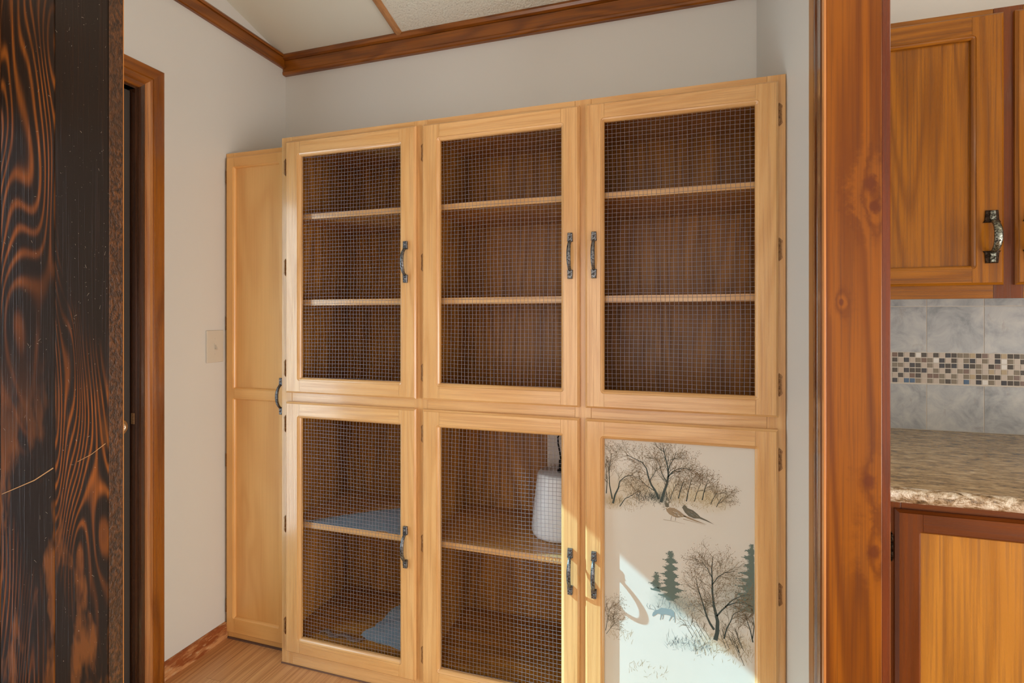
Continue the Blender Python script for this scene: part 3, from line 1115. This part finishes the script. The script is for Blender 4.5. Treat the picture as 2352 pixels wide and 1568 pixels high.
# upper grove
limb(trees, [(-0.047, 0.740), (-0.038, 0.772), (-0.030, 0.795), (-0.026, 0.821), (-0.028, 0.845), (-0.034, 0.870), (-0.041, 0.900)], 0.0085, 0.0016, leaves, 12, 0.04)
limb(trees, [(-0.028, 0.815), (-0.014, 0.833), (0.002, 0.842), (0.022, 0.845), (0.040, 0.842)], 0.0034, 0.0010, leaves, 9, 0.03)
limb(trees, [(-0.027, 0.832), (-0.020, 0.855), (-0.010, 0.872), (-0.004, 0.890)], 0.0028, 0.0009, leaves, 7, 0.026)
limb(trees, [(-0.030, 0.800), (-0.045, 0.825), (-0.052, 0.850), (-0.062, 0.870)], 0.0026, 0.0009, leaves, 7, 0.03)
limb(trees, [(-0.053, 0.748), (-0.063, 0.772), (-0.074, 0.788), (-0.083, 0.812), (-0.088, 0.835), (-0.100, 0.852), (-0.128, 0.864), (-0.146, 0.872)], 0.0066, 0.0011, leaves, 14, 0.035)
limb(trees, [(-0.079, 0.800), (-0.066, 0.822), (-0.058, 0.840)], 0.0024, 0.0009, leaves, 5, 0.03)
limb(trees, [(-0.066, 0.772), (-0.088, 0.785), (-0.110, 0.805)], 0.0022, 0.0008, leaves, 6, 0.03)
limb(trees, [(-0.186, 0.722), (-0.180, 0.748), (-0.170, 0.770), (-0.166, 0.790), (-0.150, 0.806), (-0.128, 0.812)], 0.0060, 0.0011, leaves, 9, 0.03)
limb(trees, [(-0.188, 0.735), (-0.196, 0.775), (-0.198, 0.815), (-0.194, 0.850), (-0.190, 0.872)], 0.0040, 0.0010, leaves, 12, 0.03)
limb(trees, [(-0.206, 0.750), (-0.203, 0.790), (-0.206, 0.830)], 0.0030, 0.0010, leaves, 6, 0.025)
limb(trees, [(-0.166, 0.715), (-0.150, 0.740), (-0.130, 0.752), (-0.108, 0.770)], 0.0026, 0.0009, leaves, 9, 0.03)
for (x, z, h) in ((-0.020, 0.752, 0.045), (0.002, 0.756, 0.055), (0.024, 0.750, 0.07), (0.046, 0.752, 0.05), (0.067, 0.758, 0.06), (0.090, 0.748, 0.035), (0.105, 0.742, 0.03)):
    limb(trees, [(x, z), (x + 0.004, z + h * 0.35), (x + 0.010, z + h * 0.7), (x + 0.016, z + h)], 0.0030 if h > 0.05 else 0.0018, 0.0009, leaves, 7, 0.026)
# lower tree
limb(trees, [(0.102, 0.363), (0.107, 0.385), (0.108, 0.418), (0.103, 0.440), (0.098, 0.462), (0.094, 0.500), (0.094, 0.533), (0.092, 0.565), (0.096, 0.600)], 0.0120, 0.0012, leaves, 20, 0.045)
limb(trees, [(0.099, 0.392), (0.088, 0.408), (0.080, 0.425), (0.072, 0.450), (0.064, 0.478), (0.055, 0.505), (0.050, 0.530)], 0.0068, 0.0011, leaves, 14, 0.038)
limb(trees, [(0.106, 0.432), (0.120, 0.452), (0.135, 0.468), (0.155, 0.478), (0.180, 0.482), (0.200, 0.474)], 0.0048, 0.0012, leaves, 14, 0.034)
limb(trees, [(0.128, 0.462), (0.148, 0.485), (0.170, 0.500), (0.196, 0.508)], 0.0030, 0.0010, leaves, 9, 0.034)
limb(trees, [(0.094, 0.520), (0.110, 0.545), (0.130, 0.560), (0.155, 0.566)], 0.0026, 0.0009, leaves, 9, 0.034)
limb(trees, [(0.093, 0.540), (0.080, 0.565), (0.066, 0.580)], 0.0022, 0.0009, leaves, 8, 0.03)
limb(trees, [(0.125, 0.371), (0.132, 0.400), (0.143, 0.425), (0.150, 0.446), (0.166, 0.456)], 0.0038, 0.0010, leaves, 9, 0.03)
limb(trees, [(0.200, 0.375), (0.194, 0.405), (0.186, 0.430), (0.180, 0.452)], 0.0036, 0.0010, leaves, 8, 0.028)
limb(trees, [(0.199, 0.385), (0.203, 0.420), (0.200, 0.445)], 0.0028, 0.0010, leaves, 5, 0.02)
for k in range(9):
    x = rnd.uniform(0.12, 0.20); z = rnd.uniform(0.30, 0.36)
    limb(trees, [(x, z), (x - 0.012, z + 0.03), (x - 0.02, z + 0.055)], 0.0012, 0.0008, None, 4, 0.022, 1)
for k in range(5):
    x = 0.075 - 0.012 * k
    limb(trees, [(x + 0.015, 0.36), (x, 0.385), (x - 0.012, 0.405)], 0.0010, 0.0007, None, 3, 0.02, 1)
limb(trees, [(-0.208, 0.335), (-0.202, 0.370), (-0.196, 0.405)], 0.0018, 0.0008, leaves, 10, 0.03)
limb(trees, [(-0.206, 0.325), (-0.190, 0.350), (-0.180, 0.365)], 0.0014, 0.0008, leaves, 8, 0.025)
make('tree_print', trees, [ink_dark, ink_mid], print_door, kind='stuff', merge=False)
make('leaf_print', leaves, ink_leaf, print_door, kind='stuff', merge=False)
# grasses
gr = MB()
for (x0, x1, zc, dz, n, m) in ((-0.205, -0.12, 0.725, 0.012, 120, 1), (-0.12, -0.02, 0.748, 0.010, 220, 0), (-0.03, 0.13, 0.752, 0.012, 220, 1),
                               (0.04, 0.20, 0.345, 0.022, 220, 1), (-0.03, 0.09, 0.335, 0.012, 160, 2), (-0.06, 0.06, 0.44, 0.018, 160, 2), (-0.20, -0.13, 0.33, 0.01, 40, 1), (-0.14, -0.03, 0.24, 0.012, 40, 1)):
    for k in range(n):
        x = rnd.uniform(x0, x1); z = zc + rnd.gauss(0, dz)
        a = PI / 2 + rnd.gauss(0, 0.6); l = rnd.uniform(0.006, 0.018)
        x2, z2 = x + l * math.cos(a), z + l * math.sin(a)
        if inside(x, z) and inside(x2, z2):
            ribbon(gr, [(x, z), ((x + x2) / 2 + rnd.gauss(0, 0.0008), (z + z2) / 2), (x2, z2)], 0.0009, 0.0003, YP + 0.0001, m)
make('grass_print', gr, [ink_dark, ink_grass, ink_teal], print_door, kind='stuff', merge=False)
# pines
pn = MB()
for (cx, zt, zb, hw) in ((-0.020, 0.600, 0.455, 0.034), (-0.060, 0.532, 0.478, 0.017), (0.198, 0.648, 0.455, 0.044)):
    H_ = zt - zb
    lv = int(H_ / 0.0030)
    side_l, side_r = [], []
    for k in range(lv + 1):
        f = k / lv
        z = zt - H_ * f
        wv = hw * 1.3 * (0.06 + 0.9 * f ** 0.75) * (0.70 + 0.38 * math.sin(k * 0.92 + cx * 40)) * (1.0 if f < 0.8 else (1 - (f - 0.8) * 2.2))
        side_l.append((max(cx - wv * rnd.uniform(0.45, 1.25), PX0 + 0.001), z + rnd.gauss(0, 0.001)))
        side_r.append((min(cx + wv * rnd.uniform(0.45, 1.25), PX1 - 0.001), z + rnd.gauss(0, 0.001)))
    for k in range(lv):
        pn.face([(side_l[k][0], YP + 0.00005, side_l[k][1]), (side_r[k][0], YP + 0.00005, side_r[k][1]), (side_r[k + 1][0], YP + 0.00005, side_r[k + 1][1]), (side_l[k + 1][0], YP + 0.00005, side_l[k + 1][1])])
    for k in range(lv * 5):
        f = rnd.random()
        i_ = min(int(f * lv), lv - 1)
        for (x_, z_), sg in ((side_l[i_], -1), (side_r[i_], 1)):
            l_ = rnd.uniform(0.002, 0.006)
            a_ = rnd.uniform(-0.7, 0.5)
            x2, z2 = x_ + sg * l_ * math.cos(a_), z_ + l_ * math.sin(a_)
            if inside(x_, z_) and inside(x2, z2):
                ribbon(pn, [(x_, z_), ((x_ + x2) / 2, (z_ + z2) / 2 + 0.0004), (x2, z2)], 0.0014, 0.0003, YP - 0.00005 - 0.0000004 * k)
make('pine_print', pn, ink_pine, print_door, kind='stuff', merge=False)
# two pheasants
ph = MB()


def blob(mb, pts, m=0, dy=0.0):
    mb.face([(x, YP - 0.00015 - dy, z) for x, z in pts], m)


blob(ph, [(-0.034, 0.733), (-0.030, 0.739), (-0.026, 0.734), (-0.023, 0.727), (-0.010, 0.727), (0.004, 0.720), (0.016, 0.711), (0.026, 0.706), (0.012, 0.703), (0.000, 0.700),
          (-0.012, 0.702), (-0.024, 0.708), (-0.031, 0.716), (-0.033, 0.724)], 0)
blob(ph, [(0.012, 0.708), (0.028, 0.706), (0.055, 0.697), (0.080, 0.689), (0.052, 0.694), (0.026, 0.701)], 0)
blob(ph, [(-0.036, 0.7355), (-0.034, 0.748), (-0.031, 0.740), (-0.025, 0.738), (-0.024, 0.729), (-0.033, 0.727)], 1, 0.0001)
ribbon(ph, [(-0.034, 0.7275), (-0.029, 0.7245), (-0.024, 0.728)], 0.0020, 0.0018, YP - 0.0003, 2)
for fx in (-0.017, -0.005):
    ribbon(ph, [(fx, 0.703), (fx - 0.001, 0.697), (fx - 0.002, 0.690)], 0.0012, 0.0010, YP - 0.0002, 1)
blob(ph, [(0.012, 0.731), (0.017, 0.739), (0.023, 0.737), (0.027, 0.731), (0.042, 0.726), (0.054, 0.717), (0.062, 0.709), (0.080, 0.702), (0.099, 0.692), (0.075, 0.700), (0.060, 0.704),
          (0.044, 0.703), (0.030, 0.708), (0.020, 0.717), (0.015, 0.726)], 1)
for k in range(26):
    x = rnd.uniform(-0.020, 0.012); z = 0.722 - (x + 0.020) * 0.42 + rnd.uniform(-0.010, 0.002)
    ribbon(ph, [(x, z), (x + 0.003, z - 0.0012), (x + 0.006, z - 0.003)], 0.0007, 0.0004, YP - 0.0003, rnd.choice((1, 1, 2, 3)))
for k in range(18):
    x = rnd.uniform(0.024, 0.052); z = 0.728 - (x - 0.024) * 0.45 + rnd.uniform(-0.010, 0.0)
    ribbon(ph, [(x, z), (x + 0.003, z - 0.0012), (x + 0.005, z - 0.003)], 0.0006, 0.0004, YP - 0.0003, rnd.choice((0, 3)))
ribbon(ph, [(-0.04, 0.690), (-0.01, 0.688), (0.02, 0.684)], 0.0012, 0.0004, YP - 0.0001, 0)
ribbon(ph, [(0.015, 0.698), (0.045, 0.693), (0.075, 0.687)], 0.0018, 0.0004, YP - 0.0001, 0)
make('pheasant_print', ph, [ink_brown, flat('ink_pheasant_dark', lin(100, 98, 86), 0.6), ink_white, ink_teal], print_door, merge=False)
# grazing deer
de = MB()
blob(de, [(-0.072, 0.404), (-0.070, 0.412), (-0.064, 0.420), (-0.055, 0.424), (-0.046, 0.431), (-0.030, 0.431), (-0.016, 0.430), (-0.009, 0.424), (-0.008, 0.414), (-0.012, 0.409),
          (-0.020, 0.412), (-0.034, 0.413), (-0.044, 0.411), (-0.056, 0.412), (-0.064, 0.405), (-0.069, 0.401)])
for (a, b, c_) in (((-0.046, 0.414), (-0.047, 0.405), (-0.049, 0.395)), ((-0.041, 0.414), (-0.041, 0.405), (-0.043, 0.397)), ((-0.016, 0.414), (-0.020, 0.405), (-0.024, 0.396)),
                   ((-0.010, 0.416), (-0.008, 0.406), (-0.008, 0.394))):
    ribbon(de, [a, b, c_], 0.0034, 0.0016, YP - 0.0002)
for pts in ([(-0.064, 0.420), (-0.072, 0.423), (-0.082, 0.422), (-0.088, 0.430), (-0.085, 0.438)], [(-0.078, 0.423), (-0.080, 0.431), (-0.076, 0.436)], [(-0.062, 0.421), (-0.066, 0.430), (-0.072, 0.435)]):
    ribbon(de, pts, 0.0013, 0.0008, YP - 0.0002)
make('deer_print', de, ink_teal, print_door, merge=False)

# ------------------------------------------------------------------ things inside the pantry
def sheet(name, pts, z, mat, label, cat, rag=()):
    mb = MB()
    rr = random.Random(5)
    P3 = []
    for k, (x, y) in enumerate(pts):
        lift = 0.004 if k in rag else 0.0
        P3.append((x, y, z + lift))
    mb.face([(p[0], p[1], p[2] + 0.0006) for p in P3])
    mb.face([(p[0], p[1], p[2]) for p in reversed(P3)])
    n = len(P3)
    for k in range(n):
        a, b = P3[k], P3[(k + 1) % n]
        mb.face([a, b, (b[0], b[1], b[2] + 0.0006), (a[0], a[1], a[2] + 0.0006)])
    return tag(make(name, mb, mat), label, cat)


sheet('shelf_liner', [(-1.325, 1.6165), (-1.10, 1.6160), (-1.02, 1.6165), (-1.015, 1.625), (-0.985, 1.628), (-0.965, 1.619), (-0.845, 1.6165), (-0.845, 1.95), (-0.93, 1.945), (-1.02, 1.88), (-1.05, 1.845), (-1.12, 1.80),
                      (-1.19, 1.742), (-1.26, 1.68)], 0.5264, liner_m,
      'glossy blue-grey shelf liner sheet on the shelf behind the lower left mesh door', 'shelf liner')
rr = random.Random(3)
edge = []
for k in range(13):
    f = k / 12
    edge.append((-1.112 + 0.034 * f + rr.gauss(0, 0.006), 1.660 + 0.27 * f + rr.gauss(0, 0.004)))
sheet('torn_liner', [(-0.845, 1.640), (-0.93, 1.634), (-0.98, 1.646), (-1.02, 1.640), (-1.08, 1.650)] + edge + [(-0.845, 1.95)], 0.1114, liner_m,
      'torn grey liner sheet on the cabinet floor behind the lower left mesh door', 'shelf liner', rag=(3, 4, 5, 6, 7, 8))
mb = MB()
cur = [(-1.27 + 0.012 * k, 1.628 + 0.010 * math.sin(k * 0.9), 0.1135 + 0.004 * abs(math.sin(k * 0.7))) for k in range(16)]
mb.grid([[(x, y, z) for x, y, z in cur], [(x + 0.004, y + 0.012, z + 0.005) for x, y, z in cur], [(x + 0.002, y + 0.022, 0.1125) for x, y, z in cur]], 0, True)
tag(make('paper_scrap', mb, flat('dusty_paper', lin(120, 96, 84), 0.7)), 'crumpled strip of torn paper at the front of the lower left bay floor', 'paper')

tank = thing('sprayer_tank', (-0.395, 1.800, 0.5262), 'white tapered plastic tank with black fitting behind the lower middle mesh door', 'container')
mb = MB()
mb.lathe(-0.395, 1.800, [(0.0005, 0.5264), (0.085, 0.5264), (0.094, 0.530), (0.0985, 0.540), (0.099, 0.552), (0.092, 0.62), (0.084, 0.69), (0.0785, 0.731), (0.0765, 0.739), (0.072, 0.7425), (0.0005, 0.7445)], 36)
body = make('tank_body', mb, white_m, tank)
mb = MB()
mb.lathe(-0.388, 1.797, [(0.0005, 0.7440), (0.017, 0.7440), (0.017, 0.749), (0.0095, 0.752), (0.0095, 0.783), (0.0065, 0.786), (0.0005, 0.787)], 18)
make('fitting', mb, black_m, tank)
mb = MB()
mb.tube([(-0.390, 1.797, 0.785), (-0.394, 1.797, 0.81), (-0.400, 1.797, 0.840), (-0.402, 1.798, 0.862), (-0.396, 1.80, 0.872), (-0.37, 1.81, 0.870), (-0.34, 1.82, 0.84), (-0.325, 1.83, 0.79)], 0.0032, 8)
make('hose', mb, black_m, tank)
tag(bx('carton', (-0.468, -0.315, 1.915, 1.968, 0.5262, 0.90), carton_m, bevel=0.001), 'plain white carton standing behind the white tank on the same shelf', 'box')

# ------------------------------------------------------------------ tall narrow cabinet in the left corner
nb = thing('narrow_cabinet', (-1.565, 1.82, 0), 'tall narrow maple cabinet with a two-panel door in the left corner', 'cabinet')
NX0, NX1, NYF = XL + 0.003, CX0 - 0.002, 1.6565
for (a, b) in ((NX0, NX0 + 0.035), (NX1 - 0.04, NX1)):
    bx('face_stile', (a, b, NYF, NYF + 0.019, 0.002, 1.942), maple_v, nb, bevel=0.0008)
for (z0, z1) in ((1.905, 1.942), (0.002, 0.06)):
    bx('face_rail', (NX0 + 0.0354, NX1 - 0.0404, NYF + 0.0003, NYF + 0.019, z0, z1), maple_h, nb, bevel=0.0008)
bx('side_panel', (NX0 + 0.0005, NX0 + 0.018, NYF + 0.0195, 1.985, 0.002, 1.940), maple_v, nb)
bx('side_panel', (NX1 - 0.018, NX1 - 0.0005, NYF + 0.0195, 1.985, 0.002, 1.940), maple_v, nb)
bx('top_panel', (NX0 + 0.0185, NX1 - 0.0185, NYF + 0.0195, 1.985, 1.922, 1.940), maple_h, nb)
nd = make('door', door_frame(-1.7245, -1.418, 0.026, 1.925, -1.6815, -1.470, [(0.092, 0.957), (1.006, 1.878)], NYF - 0.011, off=0.007), [maple_v, maple_h], nb)
bx('panel', (-1.684, -1.467, NYF - 0.011 + 0.012, NYF - 0.011 + 0.0165, 0.089, 0.960), maple_v, nd)
bx('panel', (-1.684, -1.467, NYF - 0.011 + 0.012, NYF - 0.011 + 0.0165, 1.003, 1.881), maple_v, nd)
make('handle', handle_mb(-1.4485, NYF - 0.0111, 0.982), pewter, nd)
for zz in (1.847, 1.260, 0.713, 0.129):
    mb = MB()
    mb.tube([(-1.7285, NYF - 0.004, zz - 0.026), (-1.7285, NYF - 0.004, zz + 0.026)], 0.0026, 8)
    make('hinge', mb, brass, nd)
bx('floor_seam', (NX0, NX1, NYF - 0.006, NYF - 0.0005, 0.0002, 0.006), flat('grimy_caulk_corner', lin(98, 72, 60), 0.8), nb)

# ------------------------------------------------------------------ light switch
sw = thing('light_switch', (XL, 1.6015, 1.108), 'ivory toggle light switch plate on the wall beside the narrow cabinet', 'light switch')
bx('plate', (XL + 0.0002, XL + 0.0055, 1.562, 1.641, 1.108, 1.234), switch_m, sw, bevel=0.0022)
bx('toggle_surround', (XL + 0.0056, XL + 0.0066, 1.596, 1.607, 1.158, 1.184), switch_m, sw)
t = MB()
t.prism([(XL + 0.0066, 1.166), (XL + 0.0066, 1.178), (XL + 0.015, 1.166), (XL + 0.017, 1.160), (XL + 0.013, 1.158)], 'y', 1.5985, 1.6045)
make('toggle', t, switch_m, sw)
for zz in (1.141, 1.201):
    t = MB()
    t.tube([(XL + 0.0055, 1.6015, zz), (XL + 0.0066, 1.6015, zz)], 0.003, 10)
    make('screw', t, switch_m, sw)

# ------------------------------------------------------------------ kitchen
ku = thing('wall_cabinet', (0.9, 1.82, 1.329), 'glossy brown wooden kitchen wall cabinet above the tiled backsplash', 'cabinet')
KYF = 1.646
bx('carcass', (0.387, 1.44, KYF + 0.0195, 1.985, 1.345, 2.066), kdk_h, ku)
for (a, b) in ((0.387, 0.440), (0.770, 0.830), (1.20, 1.44)):
    bx('face_stile', (a, b, KYF, KYF + 0.019, 1.330, 2.071), kdk_v, ku, bevel=0.001)
for (a, b) in ((0.4404, 0.7696), (0.8304, 1.1996)):
    bx('face_rail', (a, b, KYF + 0.0003, KYF + 0.019, 1.330, 1.400), kit_h, ku, bevel=0.001)
    bx('face_rail', (a, b, KYF + 0.0003, KYF + 0.019, 2.030, 2.071), kit_h, ku, bevel=0.001)
KST = [(0.009, 0.0), (0.0082, 0.0016), (0.0045, 0.0030), (0.001, 0.0060), (0.0, 0.0075), (0.0, 0.019)]


def khandle(x, y, z, parent):
    for s in (1, -1):
        mb = MB()
        zo, zi = z + s * 0.067, z + s * 0.036
        a = [(x - 0.0130, zo), (x + 0.0130, zo), (x + 0.0150, zi + s * 0.006), (x + 0.0185, zi), (x - 0.0185, zi), (x - 0.0150, zi + s * 0.006)]
        b = [(x + (p[0] - x) * 0.86, p[1] + (z + s * 0.05 - p[1]) * 0.12) for p in a]
        mb.grid([[(p[0], y, p[1]) for p in a], [(p[0], y - 0.0028, p[1]) for p in a], [(p[0], y - 0.0042, p[1]) for p in b]], 0, False, True)
        mb.face([(p[0], y - 0.0042, p[1]) for p in b])
        make('handle_plate', mb, iron, parent)
    return handle_mb(x, y - 0.0005, z, H=0.066, bow=0.034, wpad=0.0055, wbow=0.0078)


for (x0, x1, ox0, ox1, hx) in ((0.398, 0.788, 0.452, 0.7200, 0.7600), (0.811, 1.220, 0.872, 1.150, 0.8420)):
    kd = make('door', door_frame(x0, x1, 1.364, 2.056, ox0, ox1, [(1.414, 1.995)], KYF - 0.012, off=0.009, steps=KST), [kit_v, kit_h], ku)
    bx('panel', (ox0 - 0.003, ox1 + 0.003, KYF - 0.012 + 0.013, KYF - 0.012 + 0.0175, 1.411, 1.998), kit_v, kd)
    bow = khandle(hx, KYF - 0.0121, 1.486, kd)
    make('handle', bow, hammered, kd)

kb_ = thing('base_cabinet', (0.9, 1.66, 0), 'reddish-brown wooden kitchen base cabinet under the granite worktop', 'cabinet')
BYF = 1.337
bx('carcass', (0.403, 1.44, BYF + 0.0195, 1.985, 0.0, 0.890), kdk_h, kb_)
for (a, b) in ((0.403, 0.462), (0.905, 0.965), (1.38, 1.44)):
    bx('face_stile', (a, b, BYF, BYF + 0.019, 0.002, 0.8925), kdk_v, kb_, bevel=0.001)
for (a, b) in ((0.4624, 0.9046), (0.9654, 1.3796)):
    bx('face_rail', (a, b, BYF + 0.0003, BYF + 0.019, 0.845, 0.8925), kdk_h, kb_, bevel=0.001)
    bx('face_rail', (a, b, BYF + 0.0003, BYF + 0.019, 0.002, 0.13), kdk_h, kb_, bevel=0.001)
for n, (x0, x1) in enumerate(((0.449, 0.918), (0.952, 1.392))):
    kd = make('door', door_frame(x0, x1, 0.112, 0.866, x0 + 0.049, x1 - 0.049, [(0.162, 0.817)], BYF - 0.012, off=0.007), [kdk_v, kdk_h], kb_)
    bx('panel', (x0 + 0.046, x1 - 0.046, BYF - 0.012 + 0.011, BYF - 0.012 + 0.0165, 0.159, 0.820), kitp_v, kd)
    if n == 0:
        for zz in (0.781, 0.20):
            make('hinge', hinge_mb(x0 - 0.003, BYF, zz, -1), iron, kd)

ct = thing('worktop', (0.9, 1.63, 0.894), 'brown speckled granite worktop with a chipped front edge', 'worktop')
bx('slab', (0.4015, 1.46, 1.292, 1.985, 0.8945, 0.924), granite_m, ct)
mb = MB()
rr = random.Random(12)
rows = []
nseg = 120
for k in range(nseg + 1):
    x = 0.4015 + (1.46 - 0.4015) * k / nseg
    j = [rr.gauss(0, 0.0011) for _ in range(5)]
    rows.append([(x, 1.2921, 0.924), (x, 1.284 + j[0], 0.9235 + j[4] * 0.3), (x, 1.278 + j[1], 0.918 + j[3] * 0.5), (x, 1.2755 + j[2], 0.910), (x, 1.277 + j[3], 0.901), (x, 1.283, 0.8945), (x, 1.2921, 0.8945)])
mb.grid(rows, 0, True)
make('chipped_edge', mb, edge_stone_m, ct)

bs = thing('tile_backsplash', (0.9, 1.988, 0.925), 'grey stone tile backsplash with a mosaic band behind the worktop', 'backsplash')
bx('grout_bed', (0.3855, 1.44, 1.9865, 1.9925, 0.9245, 1.3445), grout_m, bs)
TP = 0.1495
XG = 0.7555         # a measured upright joint
first = {}
for (z0, z1) in ((0.9260, 1.0690), (1.1715, 1.3165), (1.3185, 1.3440)):
    k = -2
    while XG + (k + 0.0) * TP < 1.40:
        a = max(XG + k * TP + 0.0011, 0.389)
        b = min(XG + (k + 1) * TP - 0.0011, 1.44)
        if b > 0.40:
            key = (round(b - a, 4), z0)
            if key in first:
                dup(first[key], ((a + b) / 2, (1.9857 + 1.9864) / 2, z0), bs)
            else:
                first[key] = bx('tile', (a, b, 1.9857, 1.9864, z0, z1), tile_m, bs, bevel=0.0003)
        k += 1
ROWS = ['NDTDWDTDTBDGGYDNTDYDDGTDNTGD', 'DTBTGNGWBTDTGBTGTBWGTDTGBTDN', 'GGTBDTGTBDBTBDGTDNWDTTGDBTGT', 'DTBDDBTGTDTGNTGTYTYTGDTTDGTB', 'TDTNDTNNGTGTGYDGDDTGNTDWGDTT', 'BTSSGTGTGDGTSTBWGTBDDNTGTBDG']
MPX, MPZ = 0.01585, 0.01645
mos0 = {}
more_mos = MB()
mos_keys = list(MOS)
for r_, row in enumerate(ROWS):
    zc = 1.1710 - (r_ + 0.5) * MPZ
    for c_ in range(-16, 49):
        xc = 0.6540 + c_ * MPX
        ch = ('T' + row)[c_] if 0 <= c_ < len(row) else row[(c_ * 5 + r_ * 3) % len(row)]
        if c_ < -3 or c_ > 46:
            more_mos.box(xc - 0.0069, xc + 0.0069, 1.9856, 1.9864, zc - 0.0069, zc + 0.0069, mos_keys.index(ch))
        elif ch not in mos0:
            mos0[ch] = make('mosaic_tile', MB().box(xc - 0.0069, xc + 0.0069, 1.9856, 1.9864, zc - 0.0069, zc + 0.0069), mos_m[ch], bs, bevel=0.0004, seg=1)
        else:
            dup(mos0[ch], (xc, (1.9856 + 1.9864) / 2, zc - 0.0069), bs)
make('mosaic_tiles', more_mos, [mos_m[k] for k in mos_keys], bs, kind='stuff')
